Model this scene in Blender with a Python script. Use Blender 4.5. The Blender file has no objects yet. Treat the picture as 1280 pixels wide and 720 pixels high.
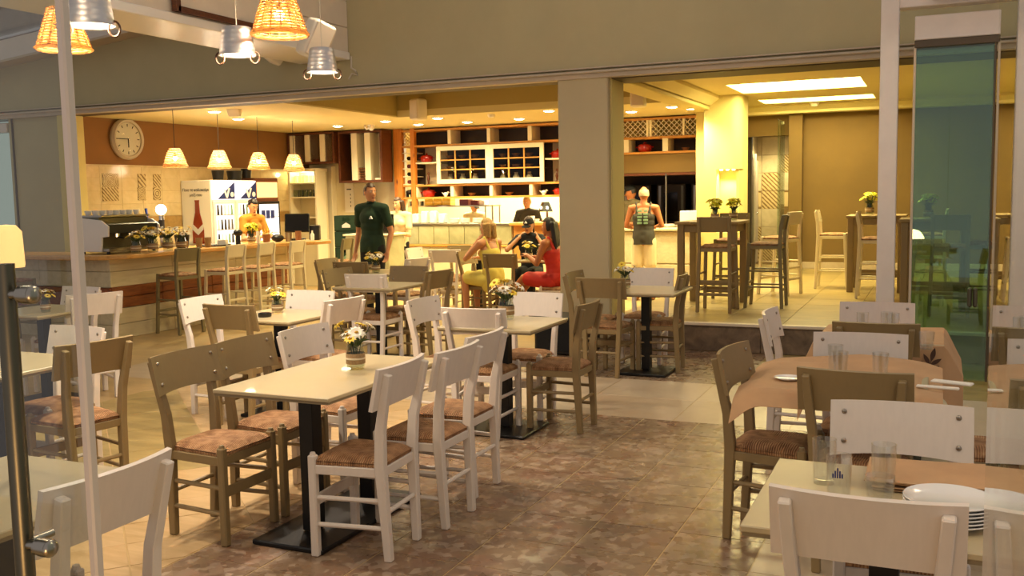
import bpy, bmesh, math, random
from mathutils import Vector, Matrix
random.seed(7)
sc = bpy.context.scene
COL = sc.collection
PI = math.pi

# ------------------------------------------------------------------ camera
CAM_F, CAM_H = 1200.0, 1.62                      # focal length in px of a 1280 px wide frame, eye height
_y, _p, _r = math.radians(24.05), math.radians(5.57), math.radians(-1.05)
FWD = Vector((-math.sin(_y)*math.cos(_p), math.cos(_y)*math.cos(_p), -math.sin(_p)))
_rt = Vector((math.cos(_y), math.sin(_y), 0)); _up = _rt.cross(FWD)
RT = math.cos(_r)*_rt + math.sin(_r)*_up
UP = -math.sin(_r)*_rt + math.cos(_r)*_up
CAMPOS = Vector((0, 0, CAM_H))
cd = bpy.data.cameras.new('camera'); cam = bpy.data.objects.new('camera', cd); COL.objects.link(cam)
cd.sensor_width = 36; cd.lens = CAM_F/1280*36; cd.clip_start = 0.02; cd.clip_end = 200
cam.matrix_world = Matrix(((RT.x, UP.x, -FWD.x, 0), (RT.y, UP.y, -FWD.y, 0), (RT.z, UP.z, -FWD.z, CAM_H), (0, 0, 0, 1)))
sc.camera = cam

# ------------------------------------------------------------------ world, exposure
w = bpy.data.worlds.new('dusk'); sc.world = w; w.use_nodes = True
nt = w.node_tree; bg = nt.nodes['Background']
bg.inputs['Color'].default_value = (0.36, 0.325, 0.32, 1); bg.inputs['Strength'].default_value = 0.54
sc.view_settings.view_transform = 'Standard'; sc.view_settings.look = 'None'
sc.view_settings.exposure = 1.0; sc.view_settings.gamma = 1.0
try: sc.view_settings.use_curve_mapping = False
except Exception: pass

sc.cycles.transparent_max_bounces = 24

def at(px, py, z=None, Y=None, X=None):
    """world point seen at a photo pixel, on a known plane"""
    d = FWD*CAM_F + RT*(px-640) - UP*(py-360)
    t = (z-CAM_H)/d.z if z is not None else (Y/d.y if Y is not None else X/d.x)
    return CAMPOS + d*t

# ------------------------------------------------------------------ materials
def lin(h):
    h = h.lstrip('#'); o = []
    for i in (0, 2, 4):
        v = int(h[i:i+2], 16)/255
        o.append(v/12.92 if v <= .04045 else ((v+.055)/1.055)**2.4)
    return (*o, 1)
MATS = {}
class NT:
    def __init__(s, name):
        s.m = bpy.data.materials.new(name); s.m.use_nodes = True
        s.t = s.m.node_tree; s.b = s.t.nodes['Principled BSDF']; s.out = s.t.nodes['Material Output']
        MATS[name] = s.m
    def n(s, typ, **k):
        x = s.t.nodes.new(typ)
        for a, v in k.items():
            if a in x.inputs: x.inputs[a].default_value = v
            else: setattr(x, a, v)
        return x
    def l(s, a, b): s.t.links.new(a, b)
    def coord(s, scale=(1, 1, 1), rot=(0, 0, 0), which='Object'):
        tc = s.n('ShaderNodeTexCoord'); mp = s.n('ShaderNodeMapping')
        mp.inputs['Scale'].default_value = scale; mp.inputs['Rotation'].default_value = rot
        s.l(tc.outputs[which], mp.inputs['Vector']); return mp.outputs['Vector']
    def ramp(s, fac, stops, interp='LINEAR'):
        r = s.n('ShaderNodeValToRGB'); r.color_ramp.interpolation = interp
        e = r.color_ramp.elements
        while len(e) < len(stops): e.new(.5)
        for q, (p, c) in zip(e, stops): q.position = p; q.color = c if len(c) == 4 else (*c, 1)
        s.l(fac, r.inputs['Fac']); return r.outputs['Color']
    def bump(s, h, strength=.3, dist=.01):
        b = s.n('ShaderNodeBump', Strength=strength, Distance=dist); s.l(h, b.inputs['Height'])
        s.l(b.outputs['Normal'], s.b.inputs['Normal'])
ORD = ['first', 'second', 'third', 'fourth', 'fifth', 'sixth', 'seventh', 'eighth']
def plain(name, col, rough=.5, metal=0, spec=None, var=0, vscale=6, emit=0, bump=0, bscale=60, coat=0):
    s = NT(name); c = lin(col) if isinstance(col, str) else (*col[:3], 1)
    s.b.inputs['Roughness'].default_value = rough; s.b.inputs['Metallic'].default_value = metal
    s.b.inputs['Base Color'].default_value = c
    if spec is not None: s.b.inputs['Specular IOR Level'].default_value = spec
    if coat: s.b.inputs['Coat Weight'].default_value = coat
    if var or bump:
        v = s.coord()
        nz = s.n('ShaderNodeTexNoise', Scale=vscale, Detail=5.0, Roughness=.6); s.l(v, nz.inputs['Vector'])
        if var:
            lo = tuple(max(0, x*(1-var)) for x in c[:3]); hi = tuple(min(1, x*(1+var*.7)) for x in c[:3])
            s.l(s.ramp(nz.outputs['Fac'], [(.32, lo), (.68, hi)]), s.b.inputs['Base Color'])
        if bump:
            n2 = s.n('ShaderNodeTexNoise', Scale=bscale, Detail=3.0); s.l(v, n2.inputs['Vector'])
            s.bump(n2.outputs['Fac'], bump, .004)
    if emit:
        s.b.inputs['Emission Color'].default_value = c; s.b.inputs['Emission Strength'].default_value = emit
    return s.m
def emission(name, col, strength):
    s = NT(name); c = lin(col) if isinstance(col, str) else (*col, 1)
    s.b.inputs['Base Color'].default_value = c; s.b.inputs['Emission Color'].default_value = c
    s.b.inputs['Emission Strength'].default_value = strength; return s.m
def wood(name, a, b, scale=(1, 12, 12), rough=.5, knots=False):
    s = NT(name); v = s.coord(scale)
    nz = s.n('ShaderNodeTexNoise', Scale=3.0, Detail=6.0, Roughness=.65, Distortion=1.2); s.l(v, nz.inputs['Vector'])
    col = s.ramp(nz.outputs['Fac'], [(.3, lin(a)), (.7, lin(b))])
    if knots:
        v2 = s.coord((6, 6, 2.2)); vo = s.n('ShaderNodeTexVoronoi', Scale=1.0); s.l(v2, vo.inputs['Vector'])
        k = s.ramp(vo.outputs['Distance'], [(.04, (.18, .05, .01)), (.14, (1, 1, 1))])
        mx = s.n('ShaderNodeMixRGB', blend_type='MULTIPLY', Fac=1.0); s.l(col, mx.inputs['Color1']); s.l(k, mx.inputs['Color2']); col = mx.outputs['Color']
    s.l(col, s.b.inputs['Base Color']); s.b.inputs['Roughness'].default_value = rough
    s.bump(nz.outputs['Fac'], .15, .003); return s.m
def painted(name, base, worn, rough=.45, amt=.66):
    """painted wood, brushed and rubbed through in places"""
    s = NT(name); v = s.coord((1, 1, 1))
    n1 = s.n('ShaderNodeTexNoise', Scale=9.0, Detail=7.0, Roughness=.7); s.l(v, n1.inputs['Vector'])
    v2 = s.coord((60, 60, 5)); n2 = s.n('ShaderNodeTexNoise', Scale=1.0, Detail=3.0); s.l(v2, n2.inputs['Vector'])
    b = lin(base); lo = tuple(x*.965 for x in b[:3])
    c1 = s.ramp(n2.outputs['Fac'], [(.35, lo), (.65, b)])
    f = s.ramp(n1.outputs['Fac'], [(amt, (0, 0, 0)), (amt+.05, (1, 1, 1))])
    mx = s.n('ShaderNodeMixRGB'); s.l(f, mx.inputs['Fac']); s.l(c1, mx.inputs['Color1']); mx.inputs['Color2'].default_value = lin(worn)
    s.l(mx.outputs['Color'], s.b.inputs['Base Color']); s.b.inputs['Roughness'].default_value = rough
    s.bump(n2.outputs['Fac'], .04, .002); return s.m
def thin_glass(name, tint, ior=1.5, rough=0.0, base=0.0):
    """thin pane: transmits with a tint, reflects by Fresnel"""
    s = NT(name)
    tr = s.n('ShaderNodeBsdfTransparent', Color=(*tint, 1)); gl = s.n('ShaderNodeBsdfGlossy', Color=(1, 1, 1, 1), Roughness=rough)
    fr = s.n('ShaderNodeFresnel', IOR=ior); mx = s.n('ShaderNodeMixShader')
    ge = s.n('ShaderNodeNewGeometry'); mi = s.n('ShaderNodeMapRange')          # the far face of the pane reflects like the near one
    mi.inputs['To Min'].default_value = ior; mi.inputs['To Max'].default_value = 1/ior
    s.l(ge.outputs['Backfacing'], mi.inputs['Value']); s.l(mi.outputs['Result'], fr.inputs['IOR'])
    ad = s.n('ShaderNodeMath', operation='ADD'); ad.inputs[1].default_value = base; ad.use_clamp = True
    s.l(fr.outputs['Fac'], ad.inputs[0])
    s.l(ad.outputs[0], mx.inputs['Fac']); s.l(tr.outputs[0], mx.inputs[1]); s.l(gl.outputs[0], mx.inputs[2])
    s.l(mx.outputs[0], s.out.inputs['Surface']); return s.m

painted('paint_white', 'e4d8c8', 'b39c7e', .42, .72)
painted('paint_sage', '8f7950', '665638', .48, .72)
painted('paint_cream', 'e6d8b0', 'b09a68', .5, .72)
painted('paint_stool_sage', '82754e', '564a2e', .5, .7)
wood('pine', 'b8691c', 'd98a30', (14, 14, 1.2), .45, True)
wood('pine_shelf', 'b5792f', 'd89d4a', (1.2, 14, 14), .45)
wood('bar_wood', 'b9853f', 'd7a55c', (10, 1.2, 10), .35)
wood('live_edge', '6b3413', '9a5722', (8, 1.0, 8), .5)
wood('dark_brown_wood', '4a2412', '6b3a1c', (1, 10, 10), .4)
wood('bar_table_wood', '8a7244', 'a98f5a', (2, 14, 14), .5)
plain('table_cream', 'bfae86', .34, var=.05, vscale=3, coat=.3)
plain('table_edge', '8a7a5a', .5)
plain('black_metal', '0c0b0a', .42, spec=.4)
plain('black_plastic', '141210', .35)
plain('rivet_metal', 'a39a8c', .35, metal=1)
plain('steel', 'a9a498', .28, metal=1)
plain('brushed_steel', '6f6b5c', .36, metal=1, var=.15, vscale=3)
plain('galvanised', 'd2cfc8', .42, metal=1, var=.12, vscale=9)
plain('chrome', 'd8d8d8', .08, metal=1)
plain('fascia_paint', 'b4a981', .75, var=.05, vscale=1.5, bump=.05, bscale=220)
plain('column_paint', 'c2b38c', .75, var=.05, vscale=1.5, bump=.05, bscale=220)
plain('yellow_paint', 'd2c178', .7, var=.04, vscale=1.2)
plain('ceiling_paint', 'd9c98c', .8, var=.03, vscale=1)
plain('coffer_paint', 'a89556', .8, var=.04, vscale=1)
plain('brown_plaster', '745a2a', .8, var=.10, vscale=1.4, bump=.12, bscale=90)
plain('bar_wall_brown', '8a5f30', .8, var=.08, vscale=1.2, bump=.08, bscale=120)
plain('kitchen_white', 'dccfa8', .5, var=.03)
plain('kitchen_dark', '2a1d12', .5, var=.3)
plain('white_gloss', 'ece6da', .3)
plain('aluminium_white', 'd9d0c6', .35, var=.04)
plain('white_board', 'dccdb4', .55, var=.06, vscale=2)
plain('trim_taupe', 'bfb098', .5, var=.05)
plain('trim_dark', '4f4230', .6)
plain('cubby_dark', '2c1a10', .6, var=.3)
plain('divider_white', 'efe4c6', .5)
plain('speaker_white', 'e8dec8', .55)
plain('red_enamel', 'a81c0c', .18, coat=.5)
plain('dark_red', '5c0f0a', .3)
plain('yellow_box', 'd8b13c', .6)
plain('porcelain', 'f0ece2', .12, coat=.6)
plain('paper_brown', 'c0976a', .8, var=.1, vscale=5, bump=.15, bscale=14)
plain('paper_white', 'f1ead8', .7)
plain('print_brown', '4a2f1c', .8)
plain('petal_yellow', 'e8c83c', .6)
plain('petal_cream', 'f2ead0', .6)
plain('petal_acid', 'dde028', .6)
plain('flower_heart', 'b8860c', .7)
plain('stem_green', '3c4a1c', .6)
plain('burlap', '9c8058', .9, var=.2, vscale=120, bump=.4, bscale=300)
plain('twine', 'd9cbaa', .9)
plain('skin', 'c98c60', .5, var=.05); plain('skin_tan', 'b06c40', .5, var=.05); plain('skin_light', 'd8a478', .5, var=.04)
plain('hair_dark', '1c120c', .5, var=.3, vscale=60); plain('hair_blonde', 'b08a4c', .5, var=.3, vscale=60); plain('hair_grey', 'c0ae8a', .6, var=.3, vscale=60)
plain('hair_brown', '3a2214', .5, var=.3, vscale=60)
plain('cloth_green', '14301a', .85, var=.2, vscale=8); plain('cloth_black', '100f0f', .85, var=.3, vscale=8)
plain('cloth_yellow', 'd8c860', .85, var=.08); plain('cloth_red', 'c0281a', .7, var=.1); plain('cloth_charcoal', '3a362c', .85, var=.15)
plain('cloth_olive', '6e6240', .85, var=.1); plain('cloth_beige', 'd9c9a0', .85, var=.08); plain('cloth_tan', 'b8812a', .85, var=.1)
plain('eye_white', 'e8e0d4', .3); plain('eye_dark', '1a100a', .3); plain('lip', '8a3c2c', .5)
plain('print_blue', '1c2c6e', .4); plain('print_white', 'f4f2ee', .4); plain('print_ink', '2a2420', .6); plain('print_green', '7c9a78', .7)
plain('beer_brown', '8c2a12', .25, coat=.5); plain('beer_label', 'd8d0c8', .5)
plain('crate_green', '12301c', .45)
plain('clay', '8c5a34', .7, var=.15); plain('soil', '2a1c10', .9)
plain('dark_step', '4c3f33', .4)
plain('rope', 'c8bda6', .9)
plain('orange_front', 'c08338', .6, var=.06)
plain('window_dark', '17120c', .15)
plain('tv_dark', '0b0b0c', .2)
plain('rattan_dark', '5a3a1e', .7)
emission('lamp_disc', 'fff0c4', 22.0)
emission('lamp_warm', 'ffe2a0', 9.0)
emission('lamp_inner', 'fff3d8', 6.0)
emission('coffer_light', 'fff0a8', 6.5)
emission('fridge_light', 'f4f6ff', .5)
emission('sign_white', 'f6f4ff', .55)
emission('sign_orange', 'ffb070', 1.0)
emission('niche_light', 'fff0b0', 8.0)
emission('lamp_reflection_glow', 'ffc476', .62)
emission('globe_lamp', 'ffc887', 10.0)
emission('ball_lamp', 'fffaf0', 4.0)
thin_glass('pane_clear', (.93, .95, .93), 1.5)
thin_glass('pane_green', (.80, .915, .865), 1.55, 0, .015)
thin_glass('pane_mirror', (.80, .86, .80), 1.6)
thin_glass('glass_cabinet', (.78, .78, .74), 1.25)
thin_glass('drinking_glass', (.955, .96, .95), 1.75, 0, .025)
thin_glass('jar_glass', (.86, .88, .82), 1.45)

def rush():
    s = NT('rush'); v = s.coord((1, 1, 1))
    # cords run square to the nearest rail: four triangular fields
    sep = s.n('ShaderNodeSeparateXYZ'); s.l(v, sep.inputs[0])
    ax = s.n('ShaderNodeMath', operation='ABSOLUTE'); ay = s.n('ShaderNodeMath', operation='ABSOLUTE')
    s.l(sep.outputs['X'], ax.inputs[0]); s.l(sep.outputs['Y'], ay.inputs[0])
    gt = s.n('ShaderNodeMath', operation='GREATER_THAN'); s.l(ax.outputs[0], gt.inputs[0]); s.l(ay.outputs[0], gt.inputs[1])
    mx = s.n('ShaderNodeMix'); s.l(gt.outputs[0], mx.inputs['Factor'])
    s.l(sep.outputs['X'], mx.inputs[2]); s.l(sep.outputs['Y'], mx.inputs[3])
    nz = s.n('ShaderNodeTexNoise', Scale=14.0, Detail=3.0); s.l(v, nz.inputs['Vector'])
    ad = s.n('ShaderNodeMath', operation='MULTIPLY_ADD'); s.l(nz.outputs['Fac'], ad.inputs[0]); ad.inputs[1].default_value = .012
    s.l(mx.outputs[0], ad.inputs[2])
    ml = s.n('ShaderNodeMath', operation='MULTIPLY'); ml.inputs[1].default_value = 600; s.l(ad.outputs[0], ml.inputs[0])
    sn = s.n('ShaderNodeMath', operation='SINE'); s.l(ml.outputs[0], sn.inputs[0])
    n2 = s.n('ShaderNodeTexNoise', Scale=22.0, Detail=4.0); s.l(v, n2.inputs['Vector'])
    a2 = s.n('ShaderNodeMath', operation='MULTIPLY_ADD'); s.l(sn.outputs[0], a2.inputs[0]); a2.inputs[1].default_value = .17; s.l(n2.outputs['Fac'], a2.inputs[2])
    s.l(s.ramp(a2.outputs[0], [(.15, lin('6e4829')), (.5, lin('b27e4e')), (.85, lin('d6aa7a'))]), s.b.inputs['Base Color'])
    s.b.inputs['Roughness'].default_value = .75; s.bump(sn.outputs[0], .8, .004)
rush()

def mosaic():
    """stone tile printed with a patchwork of small triangular chips"""
    s = NT('mosaic_tile'); tc = s.n('ShaderNodeTexCoord'); geo = s.n('ShaderNodeNewGeometry')
    v = geo.outputs['Position']
    vo = s.n('ShaderNodeTexVoronoi', Scale=22.0, Randomness=1.0, distance='MANHATTAN'); s.l(v, vo.inputs['Vector'])
    vb = s.n('ShaderNodeTexVoronoi', Scale=6.5, Randomness=1.0, distance='MANHATTAN'); s.l(v, vb.inputs['Vector'])
    nz = s.n('ShaderNodeTexNoise', Scale=1.1, Detail=3.0); s.l(v, nz.inputs['Vector'])
    hs = s.n('ShaderNodeSeparateColor'); s.l(vo.outputs['Color'], hs.inputs[0])
    hb = s.n('ShaderNodeSeparateColor'); s.l(vb.outputs['Color'], hb.inputs[0])
    c1 = s.ramp(hs.outputs[0], [(0, lin('6c5644')), (.12, lin('82694f')), (.72, lin('8a7056')), (.78, lin('b09a80')), (1, lin('bca88e'))])
    c2 = s.ramp(hb.outputs[1], [(0, lin('66564a')), (.2, lin('8a6450')), (.5, lin('7e6850')), (.8, lin('8c7258')), (1, lin('9a8264'))])
    mx = s.n('ShaderNodeMixRGB', Fac=.5); s.l(c1, mx.inputs['Color1']); s.l(c2, mx.inputs['Color2'])
    m2 = s.n('ShaderNodeMixRGB', blend_type='MULTIPLY', Fac=.5); s.l(mx.outputs[0], m2.inputs['Color1'])
    s.l(s.ramp(nz.outputs['Fac'], [(.35, (.72, .66, .64)), (.65, (1, 1, 1))]), m2.inputs['Color2'])
    s.l(m2.outputs[0], s.b.inputs['Base Color'])
    r = s.ramp(hs.outputs[1], [(0, (.22,)*3), (1, (.42,)*3)]); s.l(r, s.b.inputs['Roughness'])
mosaic()
def stone(name, a, b, rough=.35, scale=(1, 1, 1), ns=3.0):
    s = NT(name); geo = s.n('ShaderNodeNewGeometry'); mp = s.n('ShaderNodeMapping'); mp.inputs['Scale'].default_value = scale
    s.l(geo.outputs['Position'], mp.inputs['Vector'])
    nz = s.n('ShaderNodeTexNoise', Scale=ns, Detail=6.0, Roughness=.62, Distortion=.6); s.l(mp.outputs['Vector'], nz.inputs['Vector'])
    oi = s.n('ShaderNodeObjectInfo'); ad = s.n('ShaderNodeMath', operation='MULTIPLY_ADD')
    s.l(oi.outputs['Random'], ad.inputs[0]); ad.inputs[1].default_value = .16; s.l(nz.outputs['Fac'], ad.inputs[2])
    s.l(s.ramp(ad.outputs[0], [(.35, lin(a)), (.75, lin(b))]), s.b.inputs['Base Color']); s.b.inputs['Roughness'].default_value = rough
    s.bump(nz.outputs['Fac'], .06, .004)
stone('light_tile', 'b09a7c', 'c8b699', .3, (1, 1, 1), 2.0)
stone('plank_tile', 'b0905f', 'c9aa7c', .36, (1, 6, 1), 2.5)
stone('olive_tile', '8a7648', 'ab945c', .34, (1, 4, 1), 2.2)
stone('sand_tile', 'a48a5c', 'bda06e', .34, (1, 3, 1), 2.2)
stone('step_tile', '54463a', '84705a', .4, (3, 3, 3), 3.0)
stone('glazed_tile', 'c2ab7c', 'd2bd90', .14, (1, 1, 1), 6.0)
stone('tan_tile', '94743f', 'b08c52', .3, (1, 1, 1), 12.0)
stone('lobby_tile', 'b0a07a', 'c8b890', .4, (1, 1, 1), 5.0)
stone('bar_plank', 'c2b48c', 'd6c9a2', .5, (8, 1, 8), 2.0)
stone('panel_steel', '8f8c68', 'b9b48c', .3, (2, 2, 2), 1.2)
plain('grout', '6a5a44', .9)
plain('grout_light', 'b09a78', .9)
def decor(name, kind):
    """printed cement tile: rings and diagonals"""
    s = NT(name); v = s.coord((1, 1, 1))
    sep = s.n('ShaderNodeSeparateXYZ'); s.l(v, sep.inputs[0])
    wv = s.n('ShaderNodeTexWave', wave_type='RINGS' if kind % 2 == 0 else 'BANDS', Scale=[9.0, 8.0, 14.0, 11.0][kind % 4], Distortion=0.0)
    if kind % 2: wv.bands_direction = 'DIAGONAL'
    else: wv.rings_direction = 'X'
    s.l(v, wv.inputs['Vector'])
    ck = s.n('ShaderNodeTexChecker', Scale=13.0); s.l(v, ck.inputs['Vector'])
    ad = s.n('ShaderNodeMath', operation='MULTIPLY_ADD'); s.l(ck.outputs['Fac'], ad.inputs[0]); ad.inputs[1].default_value = .25; s.l(wv.outputs['Fac'], ad.inputs[2])
    s.l(s.ramp(ad.outputs[0], [(.45, lin('7c6238')), (.5, lin('c4ad7a'))], 'CONSTANT'), s.b.inputs['Base Color']); s.b.inputs['Roughness'].default_value = .25
for k in range(4): decor('decor_%d' % k, k)
def wicker(name, ca, cb):
    s = NT(name); v = s.coord((1, 1, 1))
    nz = s.n('ShaderNodeTexNoise', Scale=40.0, Detail=2.0); s.l(v, nz.inputs['Vector'])
    s.l(s.ramp(nz.outputs['Fac'], [(.35, lin(ca)), (.65, lin(cb))]), s.b.inputs['Base Color']); s.b.inputs['Roughness'].default_value = .6
    tl = s.n('ShaderNodeBsdfTranslucent', Color=lin('f0c888')); mx = s.n('ShaderNodeMixShader', Fac=.38)
    s.l(s.b.outputs[0], mx.inputs[1]); s.l(tl.outputs[0], mx.inputs[2]); s.l(mx.outputs[0], s.out.inputs['Surface'])
wicker('wicker', '7a4c22', 'c08a50'); wicker('wicker_pale', 'a8845a', 'ddc092')

# ------------------------------------------------------------------ mesh helpers
class MB:
    def __init__(s): s.bm = bmesh.new()
    def _add(s, bm2, M=None):
        if M is not None: bmesh.ops.transform(bm2, matrix=M, verts=bm2.verts)
        me = bpy.data.meshes.new('t'); bm2.to_mesh(me); bm2.free(); s.bm.from_mesh(me); bpy.data.meshes.remove(me); return s
    def box(s, c, d, bev=0, rot=(0, 0, 0), seg=1):
        b = bmesh.new(); bmesh.ops.create_cube(b, size=1)
        bmesh.ops.scale(b, vec=d, verts=b.verts)
        if bev: bmesh.ops.bevel(b, geom=b.edges[:], offset=min(bev, min(d)*.45), segments=seg, affect='EDGES', profile=.5)
        from mathutils import Euler
        return s._add(b, Matrix.Translation(c) @ Euler(rot).to_matrix().to_4x4())
    def span(s, lo, hi, bev=0):
        return s.box([(a+b)/2 for a, b in zip(lo, hi)], [abs(b-a) for a, b in zip(lo, hi)], bev)
    def cyl(s, p0, p1, r0, r1=None, n=12, caps=True):
        p0 = Vector(p0); p1 = Vector(p1); r1 = r0 if r1 is None else r1; d = p1-p0
        b = bmesh.new(); bmesh.ops.create_cone(b, cap_ends=caps, cap_tris=False, segments=n, radius1=r0, radius2=r1, depth=d.length)
        q = Vector((0, 0, 1)).rotation_difference(d.normalized()) if d.length > 1e-9 else None
        return s._add(b, Matrix.Translation((p0+p1)/2) @ q.to_matrix().to_4x4())
    def ball(s, c, r, n=12, m=8):
        b = bmesh.new(); bmesh.ops.create_uvsphere(b, u_segments=n, v_segments=m, radius=1)
        r = (r, r, r) if not hasattr(r, '__len__') else r
        bmesh.ops.scale(b, vec=r, verts=b.verts); return s._add(b, Matrix.Translation(c))
    def capsule(s, p0, p1, r0, r1=None, n=12):
        r1 = r0 if r1 is None else r1
        s.cyl(p0, p1, r0, r1, n); s.ball(p0, r0, n, 8); return s.ball(p1, r1, n, 8)
    def lathe(s, prof, n=20, c=(0, 0, 0), close=False):
        b = bmesh.new(); rings = []
        for r, z in prof:
            if r < 1e-6: rings.append([b.verts.new((0, 0, z))])
            else: rings.append([b.verts.new((r*math.cos(2*PI*i/n), r*math.sin(2*PI*i/n), z)) for i in range(n)])
        pairs = list(zip(rings[:-1], rings[1:])) + ([(rings[-1], rings[0])] if close else [])
        for A, B in pairs:
            for i in range(n):
                j = (i+1) % n
                if len(A) == 1 and len(B) == 1: continue
                if len(A) == 1: b.faces.new((A[0], B[j], B[i]))
                elif len(B) == 1: b.faces.new((A[i], A[j], B[0]))
                else: b.faces.new((A[i], A[j], B[j], B[i]))
        bmesh.ops.recalc_face_normals(b, faces=b.faces); return s._add(b, Matrix.Translation(c))
    def prism(s, poly, z0, z1, axis='z', bev=0):
        """polygon extruded; axis z: poly in xy; y: poly in xz; x: poly in yz"""
        f = {'z': lambda a, b_, h: (a, b_, h), 'y': lambda a, b_, h: (a, h, b_), 'x': lambda a, b_, h: (h, a, b_)}[axis]
        b = bmesh.new(); lo = [b.verts.new(f(p[0], p[1], z0)) for p in poly]; hi = [b.verts.new(f(p[0], p[1], z1)) for p in poly]
        n = len(poly); b.faces.new(lo); b.faces.new(hi)
        for i in range(n): b.faces.new((lo[i], lo[(i+1) % n], hi[(i+1) % n], hi[i]))
        bmesh.ops.recalc_face_normals(b, faces=b.faces)
        if bev: bmesh.ops.bevel(b, geom=b.edges[:], offset=bev, segments=1, affect='EDGES')
        return s._add(b)
    def sweep(s, pts, sec, up=(0, 1, 0)):
        """rectangular section (w,d) swept along points lying in a vertical plane; w along X"""
        b = bmesh.new(); rings = []
        for i, p in enumerate(pts):
            p = Vector(p); t = (Vector(pts[min(i+1, len(pts)-1)])-Vector(pts[max(i-1, 0)])).normalized()
            X = Vector((1, 0, 0)); N = t.cross(X).normalized()
            w_, d_ = sec if not hasattr(sec[0], '__len__') else sec[i]
            rings.append([b.verts.new(p + X*a*w_/2 + N*c_*d_/2) for a, c_ in ((-1, -1), (1, -1), (1, 1), (-1, 1))])
        b.faces.new(rings[0]); b.faces.new(rings[-1])
        for A, B in zip(rings[:-1], rings[1:]):
            for i in range(4): b.faces.new((A[i], A[(i+1) % 4], B[(i+1) % 4], B[i]))
        bmesh.ops.recalc_face_normals(b, faces=b.faces)
        bmesh.ops.bevel(b, geom=[e for e in b.edges], offset=.004, segments=1, affect='EDGES'); return s._add(b)
    def tube(s, pts, r, n=8):
        b = bmesh.new(); rings = []; prev = None
        for i, p in enumerate(pts):
            p = Vector(p); t = (Vector(pts[min(i+1, len(pts)-1)])-Vector(pts[max(i-1, 0)])).normalized()
            u = Vector((0, 0, 1)) if abs(t.z) < .9 else Vector((1, 0, 0))
            if prev is not None: u = prev
            a = t.cross(u).normalized(); c_ = a.cross(t).normalized(); prev = c_
            rr = r[i] if hasattr(r, '__len__') else r
            rings.append([b.verts.new(p + a*rr*math.cos(2*PI*k/n) + c_*rr*math.sin(2*PI*k/n)) for k in range(n)])
        b.faces.new(rings[0]); b.faces.new(rings[-1])
        for A, B in zip(rings[:-1], rings[1:]):
            for k in range(n): b.faces.new((A[k], A[(k+1) % n], B[(k+1) % n], B[k]))
        bmesh.ops.recalc_face_normals(b, faces=b.faces); return s._add(b)
    def grid(s, fn, nu, nv, thick=0):
        b = bmesh.new(); V = [[b.verts.new(fn(i/nu, j/nv)) for j in range(nv+1)] for i in range(nu+1)]
        for i in range(nu):
            for j in range(nv): b.faces.new((V[i][j], V[i+1][j], V[i+1][j+1], V[i][j+1]))
        bmesh.ops.recalc_face_normals(b, faces=b.faces)
        if thick: bmesh.ops.solidify(b, geom=b.faces[:], thickness=thick)
        return s._add(b)
    def slab(s, fn, nu, nv, off):
        off = Vector(off); b = bmesh.new()
        A = [[b.verts.new(fn(i/nu, j/nv)) for j in range(nv+1)] for i in range(nu+1)]; B = [[b.verts.new(Vector(fn(i/nu, j/nv))+off) for j in range(nv+1)] for i in range(nu+1)]
        for i in range(nu):
            for j in range(nv): b.faces.new((A[i][j], A[i+1][j], A[i+1][j+1], A[i][j+1])); b.faces.new((B[i][j], B[i][j+1], B[i+1][j+1], B[i+1][j]))
        for i in range(nu): b.faces.new((A[i][0], B[i][0], B[i+1][0], A[i+1][0])); b.faces.new((A[i][nv], A[i+1][nv], B[i+1][nv], B[i][nv]))
        for j in range(nv): b.faces.new((A[0][j], A[0][j+1], B[0][j+1], B[0][j])); b.faces.new((A[nu][j], B[nu][j], B[nu][j+1], A[nu][j+1]))
        bmesh.ops.recalc_face_normals(b, faces=b.faces); return s._add(b)
    def mesh(s, name, mat, smooth=False):
        me = bpy.data.meshes.new(name); s.bm.to_mesh(me); s.bm.free()
        me.materials.append(MATS[mat])
        if smooth:
            for p in me.polygons: p.use_smooth = True
            try: me.set_sharp_from_angle(angle=math.radians(40))
            except Exception: pass
        return me
    def build(s, name, mat, parent=None, loc=(0, 0, 0), rz=0, smooth=False):
        return ob(name, s.mesh(name, mat, smooth), parent, loc, rz)
def ob(name, me, parent=None, loc=(0, 0, 0), rz=0):
    o = bpy.data.objects.new(name, me); COL.objects.link(o); o.location = loc; o.rotation_euler = (0, 0, rz)
    if parent is not None: o.parent = parent
    return o
def empty(name, loc=(0, 0, 0), rz=0):
    o = bpy.data.objects.new(name, None); COL.objects.link(o); o.location = loc; o.rotation_euler = (0, 0, rz); o.empty_display_size = .1
    return o
def tag(o, label, cat, group=None):
    o['label'] = label; o['category'] = cat
    if group: o['group'] = group
    return o
def thing(name, label, cat, loc=(0, 0, 0), rz=0, group=None): return tag(empty(name, loc, rz), label, cat, group)
def structure(o): o['kind'] = 'structure'; return o
KIDS = {}
def copy_tree(o, parent=None):
    c = o.copy(); COL.objects.link(c); c.parent = parent
    for ch in list(o.children): copy_tree(ch, c)
    return c
def clone(proto, loc, rz, label, group=None, scale=None):
    """first use moves the prototype itself, later uses copy it with its parts"""
    if not KIDS.get(proto.name): KIDS[proto.name] = True; o = proto
    else: o = copy_tree(proto)
    o.location = loc; o.rotation_euler = (0, 0, rz); o['label'] = label
    if group: o['group'] = group
    if scale: o.scale = (scale,)*3
    return o
def point(name, loc, power, col=(1, .72, .38), r=.05, parent=None):
    l = bpy.data.lights.new(name, 'POINT'); l.energy = power; l.color = col; l.shadow_soft_size = r
    o = bpy.data.objects.new(name, l); COL.objects.link(o); o.location = loc
    if parent is not None: o.parent = parent
    return o
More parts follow.
